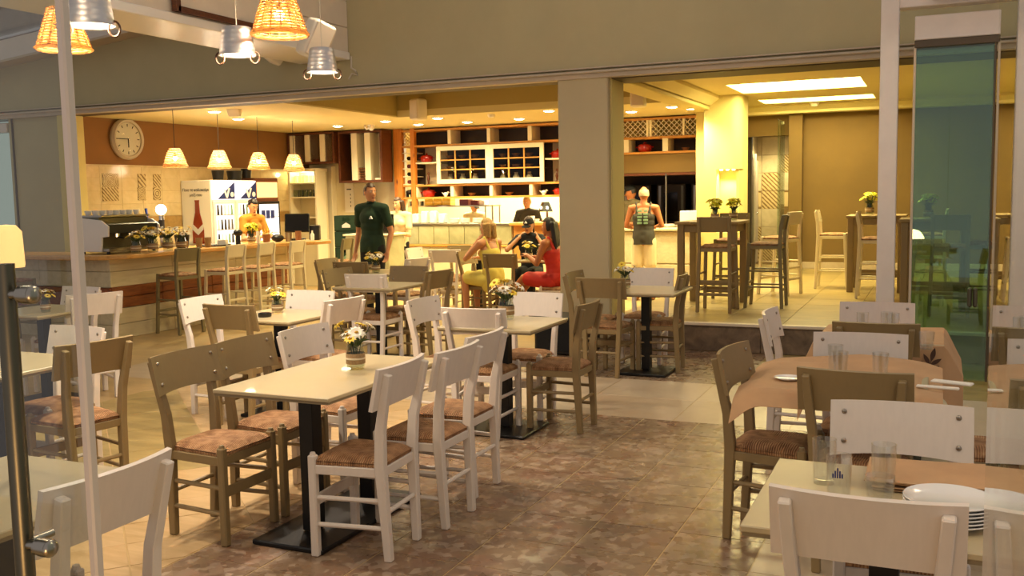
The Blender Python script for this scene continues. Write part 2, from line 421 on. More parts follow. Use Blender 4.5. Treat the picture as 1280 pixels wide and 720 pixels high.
def spot(name, loc, power, col=(1, .72, .38), ang=120, r=.06, parent=None):
    l = bpy.data.lights.new(name, 'SPOT'); l.energy = power; l.color = col; l.shadow_soft_size = r; l.spot_size = math.radians(ang); l.spot_blend = .8
    o = bpy.data.objects.new(name, l); COL.objects.link(o); o.location = loc
    if parent is not None: o.parent = parent
    return o
def area(name, loc, size, power, col, rot=(0, 0, 0), parent=None):
    l = bpy.data.lights.new(name, 'AREA'); l.energy = power; l.color = col; l.shape = 'RECTANGLE'; l.size, l.size_y = size
    o = bpy.data.objects.new(name, l); COL.objects.link(o); o.location = loc; o.rotation_euler = rot
    if parent is not None: o.parent = parent
    return o
WARM = (1, .83, .44); WARM2 = (1, .66, .33)

stone('backdrop_dark', '2c2622', '8c6c52', .9, (1, 1, 1), 3.0)
# ------------------------------------------------------------------ the setting
floor = structure(MB().span((-13.6, -1.6, -.25), (3.3, 18.9, -.002)).build('floor', 'sand_tile'))
TILES = {}
def tile(poly, mat, name='tile', z=0.0, parent=floor, gap=.003, h=.02):
    cx = sum(p[0] for p in poly)/len(poly); cy = sum(p[1] for p in poly)/len(poly)
    q = []
    for x, y in poly:
        d = math.hypot(x-cx, y-cy); k = max(0, 1-gap*1.4/max(d, 1e-3)); q.append(((x-cx)*k, (y-cy)*k))
    key = (mat, h) + tuple(round(v, 3) for p in q for v in p)
    if key not in TILES:
        n = len(q); b = MB(); bm = b.bm
        lo = [bm.verts.new((x, y, -h)) for x, y in q]; mid = [bm.verts.new((x, y, -.002)) for x, y in q]
        hi = [bm.verts.new((x*.996, y*.996, 0)) for x, y in q]
        bm.faces.new(hi)
        for A, B in ((lo, mid), (mid, hi)):
            for i in range(n): bm.faces.new((A[i], A[(i+1) % n], B[(i+1) % n], B[i]))
        bmesh.ops.recalc_face_normals(bm, faces=bm.faces); TILES[key] = b.mesh(name, mat)
    return ob(name, TILES[key], parent, (cx, cy, z+random.uniform(-.0006, .0006)))
def rect(x0, y0, x1, y1): return [(x0, y0), (x1, y0), (x1, y1), (x0, y1)]
def clip(poly, x0, y0, x1, y1):
    for ax, lim, sg in ((0, x0, 1), (0, x1, -1), (1, y0, 1), (1, y1, -1)):
        out = []
        for i, p in enumerate(poly):
            q = poly[(i+1) % len(poly)]; a = (p[ax]-lim)*sg; b = (q[ax]-lim)*sg
            if a >= 0: out.append(p)
            if a*b < 0:
                t = a/(a-b); out.append((p[0]+(q[0]-p[0])*t, p[1]+(q[1]-p[1])*t))
        poly = out
        if len(poly) < 3: return []
    return poly
for i in range(6):                                    # patchwork stone in front of the doors
    for j in range(12):
        x = -.71-.4*i; y = 6.57-.365*j; tile(rect(x-.4, y-.365, x, y), 'mosaic_tile')
for i in range(13):                                   # pale band crossing the terrace
    for j in range(2): x = 3.1-.8*i; tile(rect(x-.8, 6.57+.69*j, x, 7.26+.69*j), 'light_tile')
for i in range(11):
    for j in range(4): x = .89-.4*i; tile(rect(x-.4, 7.95+.4125*j, x, 8.3625+.4125*j), 'mosaic_tile' if x < -1.4 else 'olive_tile')
for i in range(4):
    for j in range(11): x = -.71+.4*i; y = 6.57-.365*j; tile(rect(x, y-.365, x+.4, y), 'light_tile')
ua, na = (.75, -.66), (.66, .75)                      # plank tiles laid on the slant towards the bar
for a in range(-8, 9):
    for b in range(-34, -6):
        n0 = .155+.6*a; u0 = .3*b
        P = [(ua[0]*u+na[0]*n, ua[1]*u+na[1]*n) for u, n in ((u0, n0), (u0+.3, n0), (u0+.3, n0+.6), (u0, n0+.6))]
        P = clip(P, -6.2, 2.4, -3.115, 6.565)
        if P:
            cu = u0+.15; st = (n0 < .7 and -8.75 < cu < -6.1)
            tile(P, 'olive_tile' if st else 'plank_tile')

platform = structure(MB().span((-3.2, 9.63, -.2), (3.25, 17.6, .282)).build('platform', 'olive_tile'))
for i in range(9):
    for j in range(12): x = -3.2+.6*i; y = 9.66+.6*j; tile(rect(x, y, x+.6, y+.6), 'olive_tile', z=.29, parent=platform, h=.01, gap=.0015)
for i in range(8):
    x = -3.2+.8*i; MB().span((x+.002, 9.605, .002), (x+.798, 9.635, .26), .003).build('tile', 'step_tile', platform)
MB().span((-3.21, 9.585, .262), (3.25, 9.665, .292), .004).build('step_nosing', 'white_board', platform)

# facade beam with its track trims
fascia = structure(MB().prism([(-13.6, 2.86), (3.25, 2.86), (3.25, 4.9), (-6.3, 4.9), (-6.3, 4.06), (-13.6, 3.40)], 9.6, 9.95, 'y').build('wall_facade_beam', 'fascia_paint'))
tr = structure(MB().span((-13.6, 9.56, 2.80), (3.25, 9.66, 2.86), .006).build('trim_1', 'trim_taupe'))
structure(MB().span((-13.6, 9.52, 2.85), (3.25, 9.66, 2.875), .006).build('trim_2', 'trim_taupe'))
structure(MB().span((-13.6, 9.54, 2.895), (3.25, 9.66, 2.91), .004).build('trim_3', 'trim_taupe'))
structure(MB().span((-3.15, 9.66, 2.79), (3.25, 10.15, 2.86), .004).build('trim_4', 'trim_dark'))
structure(MB().span((-13.6, 9.66, 2.805), (-3.71, 9.95, 2.86), .004).build('trim_5', 'trim_dark'))
# square column
structure(MB().span((-3.71, 9.58, 0), (-3.155, 10.04, 2.84), .012).build('column', 'column_paint'))
structure(MB().span((-3.165, 9.66, 0), (-3.135, 10.06, 2.84), .004).build('column_lit_side', 'yellow_paint'))  # yellow slab puts the platform light on this column side into its colour
# left end wall of the facade, jamb and folded glass
structure(MB().span((-12.0, 9.62, 0), (-11.0, 9.78, 2.80)).build('wall_facade_left', 'fascia_paint'))
structure(MB().span((-11.0, 9.56, 0), (-10.8, 9.84, 2.80), .01).build('trim_6', 'yellow_paint'))
structure(MB().span((-11.93, 9.60, .9), (-11.91, 9.63, 2.80)).build('trim_7', 'trim_dark'))
g = structure(MB().span((-13.5, 9.66, 1.0), (-12.0, 9.69, 2.80)).build('window_1', 'pane_green'))
MB().span((-13.5, 9.60, 2.62), (-12.02, 9.75, 2.75), .01).build('window_rail', 'aluminium_white', g)
structure(MB().span((-13.5, 9.66, 0), (-12.0, 9.78, 1.0)).build('wall_facade_sill', 'fascia_paint'))

# bar side wall: brown plaster over glazed tiles
wall_bar_backing = structure(MB().span((-11.03, 9.8, .9), (-11.012, 15.1, 2.15)).build('wall_bar_grout', 'glazed_tile'))
wall_bar = structure(MB().span((-11.25, 9.78, 0), (-11.02, 15.3, 3.2)).build('wall_bar', 'bar_wall_brown'))
TW, TH = .40, .19
TM = {}
def wtile(mat, w=TW, h=TH, t=.012, nm='tile'):
    k = (mat, w, h, nm)
    if k not in TM: TM[k] = MB().box((0, 0, 0), (t, w-.004, h-.004), .002).mesh(nm, mat)
    return TM[k]
DEC = {}                                              # decor tile places (row, col), each a printed tile
for j in range(6):
    for i in range(12):
        y = 9.85+TW*i+TW/2; z = 2.15-TH*(j+.5)
        if z < .98: continue
        mat = 'glazed_tile'
        if 1.20 < z < 1.47 and y > 11.0: mat = 'tan_tile'
        ob('tile', wtile(mat), wall_bar, (-11.014, y, z))
for px_, kk in ((101, 0), (139, 2), (178, 1), (197, 3)):
    for r in range(2):
        p = at(px_, 230 + r*18, X=-10.995); q = at(px_+7, 230, X=-10.995)
        wd = .155 if px_ != 139 else .30
        ob('patterned_tile', wtile('decor_%d' % ((kk+r) % 4), wd, .20, .016), wall_bar, (-11.004, p.y, 1.93-.2*r))
structure(MB().span((-11.05, 9.8, 2.13), (-10.99, 15.1, 2.155), .003).build('trim_8', 'glazed_tile'))

# wall at the end of the bar, kitchen walls
wall_bl = structure(MB().span((-11.25, 15.3, 0), (-8.95, 15.42, 3.2)).build('wall_bar_end', 'kitchen_white'))
structure(MB().span((-11.0, 15.18, 0), (-10.55, 15.3, 2.14), .01).build('door_1', 'kitchen_white'))
structure(MB().span((-10.55, 15.16, 0), (-10.42, 15.3, 2.2), .008).build('trim_9', 'divider_white'))
structure(MB().span((-11.3, 18.3, 0), (-5.3, 18.4, 3.2)).build('wall_kitchen_back', 'kitchen_white'))
structure(MB().span((-11.3, 15.42, 0), (-11.2, 18.3, 3.2)).build('wall_kitchen_left', 'kitchen_white'))
structure(MB().span((-5.95, 15.5, 0), (-5.85, 18.3, 3.2)).build('wall_kitchen_mid', 'kitchen_white'))
structure(MB().span((-5.85, 17.0, 0), (-3.0, 17.1, 3.2)).build('wall_kitchen_dark', 'kitchen_dark'))
structure(MB().span((-3.4, 14.55, 0), (-3.2, 17.1, 3.2)).build('wall_kitchen_right', 'yellow_paint'))
# ceilings
C0 = 2.82
structure(MB().span((-11.25, 9.95, C0), (-7.6, 18.4, C0+.1)).build('ceiling_bar', 'ceiling_paint'))
structure(MB().span((-7.6, 12.85, C0), (-3.2, 18.4, C0+.1)).build('ceiling_kitchen', 'ceiling_paint'))
structure(MB().span((-7.7, 9.8, 3.18), (-3.1, 12.95, 3.28)).build('ceiling_coffer', 'coffer_paint'))
structure(MB().span((-7.68, 9.95, C0+.02), (-7.6, 12.93, 3.18)).build('trim_10', 'coffer_paint'))
structure(MB().span((-7.6, 12.85, C0+.1), (-3.2, 12.93, 3.18)).build('trim_11', 'coffer_paint'))
structure(MB().span((-3.36, 9.95, 2.84), (-3.2, 14.6, 3.2), .01).build('trim_12', 'yellow_paint'))
structure(MB().span((-3.42, 10.1, 2.80), (-3.12, 14.6, 2.85), .008).build('trim_13', 'yellow_paint'))
# platform room: ceiling with two recessed light coffers
CR = 3.0
def ceil_right():
    xs = [-3.2, -2.62, -.95, 3.25]; L = [(-2.62, 12.9, -.95, 14.15), (-2.58, 15.35, -.95, 16.05)]
    m = MB()
    m.span((-3.2, 9.95, CR), (3.25, 12.9, CR+.12)); m.span((-3.2, 12.9, CR), (-2.62, 16.75, CR+.12)); m.span((-.95, 12.9, CR), (3.25, 16.75, CR+.12))
    m.span((-2.62, 14.15, CR), (-.95, 15.35, CR+.12)); m.span((-2.62, 16.05, CR), (-.95, 16.75, CR+.12))
    c = structure(m.build('ceiling_platform', 'ceiling_paint'))
    for x0, y0, x1, y1 in ((-2.62, 12.9, -.95, 14.15), (-2.62, 15.35, -.95, 16.05)):
        MB().span((x0-.05, y0-.05, CR+.10), (x1+.05, y1+.05, CR+.13)).build('light_panel', 'coffer_light', c)
ceil_right()
structure(MB().prism([(16.42, 2.86), (16.42, 2.90), (16.3, 2.96), (16.3, 3.0), (16.72, 3.0), (16.72, 2.86)], -3.2, 3.25, 'x').build('trim_14', 'ceiling_paint'))
structure(MB().prism([(-3.2, 2.86), (-3.1, 2.86), (-2.98, 2.95), (-2.98, 3.0), (-3.2, 3.0)], 10.1, 16.5, 'y').build('trim_15', 'ceiling_paint'))
structure(MB().span((-2.1, 16.7, 0), (3.25, 16.85, 3.1)).build('wall_back', 'brown_plaster'))
structure(MB().span((-2.32, 16.55, 0), (-2.1, 17.4, 2.87), .006).build('wall_back_pier', 'brown_plaster'))
structure(MB().span((-3.2, 16.7, 2.52), (-2.3, 16.85, 3.0)).build('wall_back_header', 'brown_plaster'))
structure(MB().span((3.2, 9.6, 0), (3.3, 16.9, 3.1)).build('wall_right', 'brown_plaster'))
structure(MB().span((-2.1, 16.66, .29), (3.2, 16.7, .40), .004).build('baseboard_back', 'light_tile'))
structure(MB().span((-2.34, 16.52, .29), (-2.08, 16.56, .40), .004).build('baseboard_pier', 'light_tile'))
structure(MB().span((-3.4, 16.85, 2.6), (-2.1, 18.3, 2.66)).build('ceiling_lobby', 'coffer_paint'))
wl = structure(MB().span((-3.4, 18.2, 0), (-2.0, 18.3, 2.7)).build('wall_lobby', 'grout_light'))
random.seed(3)
for i in range(4):
    for j in range(7):
        pat = random.random() < .42
        MB().span((-3.36+.34*i, 18.18, .28+.33*j), (-3.03+.34*i, 18.2, .603+.33*j), .004).build('tile', 'decor_%d' % random.randrange(4) if pat else 'lobby_tile', wl)
structure(MB().span((-3.2, 17.1, .29), (-3.1, 18.2, 2.6)).build('wall_lobby_left', 'lobby_tile'))
d = structure(MB().span((-3.1, 17.2, .29), (-3.06, 17.6, 2.2), .01).build('door_2', 'window_dark'))
MB().span((-3.07, 17.15, .29), (-3.03, 17.21, 2.26)).build('door_frame', 'trim_taupe', d)
MB().span((-3.07, 17.6, .29), (-3.03, 17.66, 2.26)).build('door_frame', 'trim_taupe', d)
d = structure(MB().span((-3.1, 17.68, .29), (-3.06, 18.05, 2.15), .01).build('door_3', 'trim_taupe'))
MB().ball((-3.03, 17.75, 1.2), .025).build('door_handle', 'chrome', d, smooth=True)
# open glass leaf of the lobby door
gl = thing('glass_door', 'open frameless glass door leaf standing edge on beside the brown pier', 'door', (-2.4, 16.0, .29))
MB().span((-.012, 0, .02), (.012, .62, 2.45), .003).build('pane', 'pane_green', gl)
MB().box((.0, .50, 2.42), (.06, .10, .06), .01).build('hinge', 'chrome', gl)
MB().box((.0, .50, .06), (.06, .10, .06), .01).build('hinge', 'chrome', gl)
# pillar with a rounded corner and a lit niche
arc = [(-2.82+.16*math.cos(a), 14.36+.16*math.sin(a)) for a in [-PI/2+PI/2*k/8 for k in range(9)]]
body = [(-3.2, 14.2)]+arc+[(-2.66, 14.75), (-3.2, 14.75)]
pil = structure(MB().prism(body, 1.93, 3.0).build('wall_pillar', 'yellow_paint', smooth=True))
MB().prism(body, .29, 1.0).build('pillar_base', 'yellow_paint', pil, smooth=True)
MB().prism([(-3.2, 14.2), (-3.02, 14.2), (-3.02, 14.48), (-2.74, 14.48), (-2.74, 14.28), (-2.70, 14.28), (-2.66, 14.4), (-2.66, 14.75), (-3.2, 14.75)], 1.0, 1.93).build('niche_wall', 'yellow_paint', pil)
for k in range(3): MB().cyl((-2.97+.09*k, 14.33, 1.915), (-2.97+.09*k, 14.33, 1.93), .022).build('niche_lamp', 'niche_light', pil)
for k in range(3): spot('niche_spot', (-2.97+.09*k, 14.33, 1.90), 9, WARM, 110, .02, pil)

# white clad beam running out over the terrace, and the rafter along the facade
wb = structure(MB().span((-6.95, 4.2, 3.28), (-6.32, 9.6, 4.9)).build('beam_terrace', 'white_board'))
for k in range(5):
    z = 3.27+.30*k
    MB().span((-6.33, 4.2, z), (-6.30, 9.595, z+.294), .006).build('board', 'white_board', wb)
MB().span((-6.97, 4.2, 3.20), (-6.27, 9.58, 3.285), .008).build('bottom_board', 'white_gloss', wb)
raf = structure(MB().prism([(-13.6, 3.38), (-6.9, 3.98), (-6.9, 4.26), (-13.6, 3.66)], 9.36, 9.56, 'y').build('rafter', 'aluminium_white'))
MB().prism([(-13.6, 3.36), (-6.9, 3.96), (-6.9, 3.99), (-13.6, 3.39)], 9.32, 9.60, 'y').build('rafter_lip', 'trim_taupe', raf)
structure(MB().prism([(-13.6, 3.72), (-6.9, 4.32), (-6.9, 4.335), (-13.6, 3.735)], 4.2, 9.5, 'y').build('roof_glass', 'pane_clear'))
# pergola bar the terrace lamps hang from, above the picture
structure(MB().span((-6.2, 2.2, 3.72), (2.6, 2.32, 3.84), .01).build('pergola_bar', 'white_board'))
structure(MB().span((-4.3, 1.2, 3.60), (-4.18, 6.3, 3.72), .01).build('pergola_rail', 'white_board'))
structure(MB().span((-6.0, 4.0, 3.60), (-2.6, 4.12, 3.72), .01).build('pergola_rung', 'white_board'))
structure(MB().span((-17, 11.4, 3.2), (-6.9, 11.7, 7.5)).build('wall_dark_backdrop', 'backdrop_dark'))  # made-up dark backdrop standing in for the reflection in the roof glass
structure(MB().span((-5.8, 7.14, 4.3), (2.6, 7.26, 4.42), .01).build('pergola_rail_far', 'white_board'))
# ------------------------------------------------------------------ dining chairs
def make_chair(color, nm):
    t = empty(nm); t['category'] = 'chair'
    P = 'paint_'+color
    for sx in (-1, 1):
        x = sx
        MB().sweep([(x*.142, -.215, 0), (x*.150, -.205, .22), (x*.158, -.195, .44), (x*.166, -.205, .60), (x*.178, -.234, .74), (x*.186, -.260, .855)],
                   [(.036, .036), (.038, .042), (.038, .05), (.036, .044), (.034, .038), (.032, .032)]).build('leg', P, t)
    for sx in (-1, 1):
        m = MB(); m.box((.180*sx, .135, .235), (.038, .038, .47), .006); m.cyl((.180*sx, .135, .465), (.180*sx, .135, .482), .016, .011, 10); m.build('leg', P, t)
    def pan(u, v):
        x = (u-.5)*.455; s = 1-(2*u-1)**2
        return (x, -.205-.042*v-.034*s+.006, .705+.175*v - .012*(1-s)*(1-v))
    b = MB().slab(pan, 12, 3, (0, .018, .003)).build('backrest', P, t, smooth=True)
    for sx in (-1, 1):
        for v in (.22, .78):
            y = -.205-.042*v-.034*(1-(.80)**2)+.006+.0165
            m = MB(); m.ball((.182*sx, y+.002, .708+.175*v), (.0095, .007, .0095), 10, 6); m.build('rivet', 'rivet_metal', b, smooth=True)
    # rush seat: puffed pad, tighter to the corners
    def top(u, v):
        x = (u-.5); y = (v-.5); w_ = .31+.07*v
        h = .030*(1-(2*x)**6)*(1-(2*y)**6)-.010*max(0, 1-3*math.hypot(x, y))
        return (x*w_, y*.355-.03, .445+h)
    m = MB(); m.grid(top, 12, 12)
    m.prism([(-.155, -.20), (.155, -.20), (.188, .143), (-.188, .143)], .418, .447, bev=.010); m.build('seat', 'rush', t, smooth=True)
    for a, d, c in (((0, .135, .405), (.325, .024, .042), 0), ((0, -.195, .405), (.285, .024, .042), 0)): MB().box(a, d, .003).build('seat_rail', P, t)
    for sx in (-1, 1): MB().box((.169*sx, -.03, .405), (.024, .30, .042), .003, (0, 0, -.075*sx)).build('seat_rail', P, t)
    for sx in (-1, 1):
        for z in (.15, .275): MB().cyl((.150*sx, -.205, z), (.180*sx, .13, z), .0115, None, 8).build('rung', P, t, smooth=True)
    MB().cyl((-.148, -.207, .22), (.148, -.207, .22), .0115, None, 8).build('rung', P, t, smooth=True)
    MB().box((0, .136, .255), (.33, .016, .052), .004).build('stretcher', P, t)
    return t
CH = {'w': make_chair('white', 'rush_seat_chair'), 's': make_chair('sage', 'rush_seat_chair')}
CH['s'].name = 'rush_seat_chair.001'
ROT = {'+Y': 0, '-X': PI/2, '-Y': PI, '+X': -PI/2}
def chair(c, x, y, face, label, turn=0, group='dining chairs'):
    """x, y: middle of the top of the backrest"""
    a = ROT[face]+math.radians(turn); f = Vector((-math.sin(a), math.cos(a)))
    return clone(CH[c], (x+f.x*.265, y+f.y*.265, 0), a, label, group)
W, S = 'white chair', 'sage chair'
chair('w', -2.17, 3.70, '-X', W+' at the long two-post table, platform side, nearest the glass doors', 4)
chair('w', -2.12, 4.16, '-X', W+' in the middle of the platform side of the long two-post table')
chair('w', -2.20, 4.64, '-X', W+' at the kitchen end of the platform side of the long two-post table')
chair('s', -3.43, 3.62, '+X', S+' on the bar side of the long two-post table, nearest the glass doors')
chair('s', -3.43, 4.07, '+X', S+' in the middle of the bar side of the long two-post table')
chair('w', -3.37, 4.52, '+X', W+' at the kitchen end of the bar side of the long table')
chair('w', -2.786, 5.580, '+Y', W+' with its back to the long table, at the table by the floor speaker', 5)
chair('w', -3.454, 6.070, '+X', W+' at the floor-speaker table, its back to the bar')
chair('w', -2.770, 6.660, '-Y', W+' right in front of the black floor speaker')
chair('s', -2.140, 6.140, '-X', S+' at the floor-speaker table, its back to the platform')
chair('s', -2.692, 7.885, '+Y', S+' at the column table, its back to the pale floor band')
chair('w', -2.557, 9.093, '-Y', W+' at the column table, its back to the kitchen')
chair('s', -2.072, 8.487, '-X', S+' at the column table, its back to the platform step', 5)
chair('s', -3.188, 8.515, '+X', S+' at the column table, standing against the square column')
chair('s', -4.575, 5.300, '+Y', S+' at the ashtray table, its back to the long table')
chair('w', -4.595, 6.372, '-Y', W+' at the ashtray table, its back to the kitchen')
chair('w', -5.205, 5.720, '+X', W+' at the ashtray table, its back to the bar stools')
chair('w', -3.965, 5.918, '-X', W+' at the ashtray table, its back to the floor-speaker table', -6)
chair('w', -5.044, 7.812, '+Y', W+' at the bare square table, its back to the ashtray table', 4)
chair('s', -5.142, 8.880, '-Y', S+' at the bare square table, its back to the kitchen')
chair('s', -4.513, 8.407, '-X', S+' at the bare square table, its back to the column', -8)
chair('s', -5.791, 8.420, '+X', S+' at the bare square table, its back to the bar', -6)
chair('s', -6.190, 9.280, '+Y', S+' at the table with two flower jars, its back to the bare table', 4)
chair('s', -6.850, 9.740, '+X', S+' at the table with two flower jars, its back to the bar end')
chair('w', -5.66, 10.0, '-X', W+' beside the wooden shelf post, at the table with two flower jars', -10)
chair('s', -4.088, 3.734, '-X', S+' behind the glass door, its back to the long table', -10)
chair('w', -4.702, 4.176, '-Y', W+' facing the glass door across the corner flower-jar table', -3)
chair('s', -4.72, 3.02, '+Y', S+' behind the glass door handle, back to the terrace edge')
chair('w', -6.240, 5.704, '-X', W+' at the small table by the bar corner, its back to the ashtray table', -22)
chair('w', -6.880, 6.166, '-Y', W+' at the small table by the bar corner, its back to the bar stools', -2)
chair('w', -7.44, 5.45, '+X', W+' at the small table by the bar corner, its back to the bar wall')
chair('w', -2.065, 1.930, '-X', W+' right behind the glass door edge, beside the lower handle knob')
chair('w', -2.695, 1.420, '+Y', W+' half hidden by the handle, pulled up to the paper-topped table')
chair('s', -0.913, 4.531, '+X', S+' at the near paper-covered table, its back to the open mosaic floor', -6)
chair('w', -.97, 5.99, '+X', W+' at the far paper-covered table, its back to the open mosaic floor')
chair('w', -.36, 6.62, '-Y', W+' at the far paper-covered table, its back to the platform step', 3)
chair('s', -.31, 5.56, '+Y', S+' at the far paper-covered table, its back to the near one')
chair('w', -.36, 5.19, '-Y', W+' at the near paper-covered table, its back to the far one', 3)
chair('s', -0.307, 4.059, '+Y', S+' at the near paper-covered table, its back to the plate table', -3)
chair('w', -.11, 3.53, '-Y', W+' at the plate-stack table, facing the stack of plates', 3)
chair('w', -.15, 2.38, '+Y', W+' at the plate-stack table, behind the row of tumblers')
chair('s', .52, 4.72, '-X', S+' at the near paper-covered table, its back to the glass panel')

# far dining chairs round the guests' table
chair('w', -6.2, 11.62, '+Y', W+' by the dark tapered table leg, its back to the waiter', 14)
chair('s', -5.80, 11.45, '+X', S+' pushed in behind the woman in the yellow top', -4)
chair('s', -5.036, 10.894, '+Y', S+' the woman in the yellow top sits on', 5)
chair('s', -6.45, 12.7, '-Y', S+' pushed up to the kitchen counter front', 10)
chair('w', -6.95, 12.05, '+X', W+' beside the wooden shelf post, pale rivets facing out')
chair('w', -4.10, 11.14, '-X', W+' the woman in the red dress sits on', 0)
chair('w', -5.26, 12.78, '-Y', W+' the guest in the black cap sits on', 0)

# ------------------------------------------------------------------ tables
def make_table(nm, w_, d_, posts, top='table_cream'):
    t = empty(nm); t['category'] = 'table'
    MB().box((0, 0, .741), (w_, d_, .018), .003).build('tabletop', top, t)
    MB().box((0, 0, .726), (w_-.012, d_-.012, .012)).build('top_edge', 'table_edge', t)
    for yy in posts:
        MB().box((0, yy, .375), (.078, .078, .69), .003).build('post', 'black_metal', t)
        MB().box((0, yy, .708), (.34, .34, .022), .004).build('bracket', 'black_metal', t)
    if len(posts) > 1: MB().box((0, 0, .012), (.40, .92, .024), .006).build('base_plate', 'black_metal', t)
    else: MB().box((0, 0, .012), (.46, .46, .024), .006).build('base_plate', 'black_metal', t)
    return t
T1 = clone(make_table('dining_table', .64, 1.08, (-.24, .26)), (-2.73, 3.96, 0), 0, 'long cream-topped table on two black posts, jar of daisies on it')
TP = make_table('dining_table', .68, .68, (0,))
TG = 'square cream-topped tables'
for (x, y, lab) in ((-2.71, 5.93, 'square cream-topped table in front of the black floor speaker'),
                    (-2.39, 8.31, 'square cream-topped table beside the square column'),
                    (-4.52, 5.84, 'square cream-topped table with a black ashtray on it'),
                    (-5.06, 8.13, 'square cream-topped table with nothing on it, among sage chairs'),
                    (-6.0, 9.62, 'square cream-topped table carrying two flower jars, before the waiter'),
                    (-4.66, 3.60, 'square cream-topped table behind the glass door, jar at its edge'),
                    (-6.68, 5.56, 'square cream-topped table below the bar corner, one yellow bloom on it'),
                    (-5.94, 12.2, 'square cream-topped table beside the kitchen counter, white bloom on it'),
                    (-2.60, 1.95, 'square paper-topped table behind the glass door handle'),
                    (-.12, 2.80, 'square cream-topped table holding tumblers and a stack of plates')):
    clone(TP, (x, y, 0), 0, lab, TG)
# paper-covered tables: table, then the loose sheet over it
def paper_sheet(nm, label, cx, cy, w_, d_, drops, lift, rz=0):
    def f(u, v):
        x = (u-.5)*w_; y = (v-.5)*d_; hx, hy = .345, .345
        ox = max(0, abs(x)-hx); oy = max(0, abs(y)-hy); z = .754
        sx = 1 if x > 0 else -1; sy = 1 if y > 0 else -1
        k = drops[(0 if sx < 0 else 1)]; ky = drops[(2 if sy < 0 else 3)]
        x2 = x if not ox else sx*(hx+ox*math.cos(k)); y2 = y if not oy else sy*(hy+oy*math.cos(ky))
        z -= ox*math.sin(k)+oy*math.sin(ky)
        z += .012*math.sin(7*u+3*v)*math.sin(9*v)*(ox+oy > 0) + lift(x, y) + .0015*math.sin(23*u+1)*math.sin(19*v)
        return (x2, y2, max(z, .7545 if not (ox or oy) else z))
    o = MB().grid(f, 36, 36, .002).build(nm, 'paper_brown', None, (cx, cy, 0), rz, smooth=True)
    return tag(o, label, 'paper')
clone(TP, (-.37, 4.60, 0), 0, 'square table under a loose brown paper sheet, glasses on it', TG)
clone(TP, (-.30, 6.08, 0), 0, 'square table under brown paper with a leaf print, by the glass panel', TG)
pm = paper_sheet('paper_tablecloth', 'loose brown paper sheet curling up at its far corner over the near table', -.40, 4.58, .86, .92, (.38, .15, .55, .0),
            lambda x, y: (.034*max(0, (y-.15)/.3)**1.6*max(0, 1-abs(x-.05)/.40)**.7 if y > .15 else 0) + (-.10*max(0, (-x-.30)/.2)*max(0, (-y-.2)/.3)), 0)
pf = paper_sheet('paper_tablecloth', 'brown paper with dark olive sprigs hanging over the far table', -.30, 6.08, 1.10, 1.28, (1.15, 1.1, 1.25, .9),
            lambda x, y: 0, 0)
def sprig(parent, o, rz, s):
    m = MB()
    def leaf(x, z, a, L):
        n = 8; pts = []
        for i in range(n+1): t_ = i/n; pts.append((L*t_, .16*L*math.sin(PI*t_)))
        for i in range(n-1, 0, -1): t_ = i/n; pts.append((L*t_, -.16*L*math.sin(PI*t_)))
        b = bmesh.new(); vs = [b.verts.new((x+p*math.cos(a)-q*math.sin(a), 0, z+p*math.sin(a)+q*math.cos(a))) for p, q in pts]; b.faces.new(vs); m._add(b)
    for k in range(4):
        z = .04*k*s; leaf(0, z, PI/2+.75, .07*s); leaf(0, z, PI/2-.75, .07*s)
    leaf(0, .14*s, PI/2, .08*s); m.box((0, 0, .06*s), (.004*s, .0006, .2*s))
    return m.build('leaf_print', 'print_brown', parent, o, rz)
for x, s in ((-.33, .8), (.24, 1.0)):
    k = sprig(pf, (x, -.440, .535), 0, s); k.rotation_euler = (math.radians(-17), .25, 0)

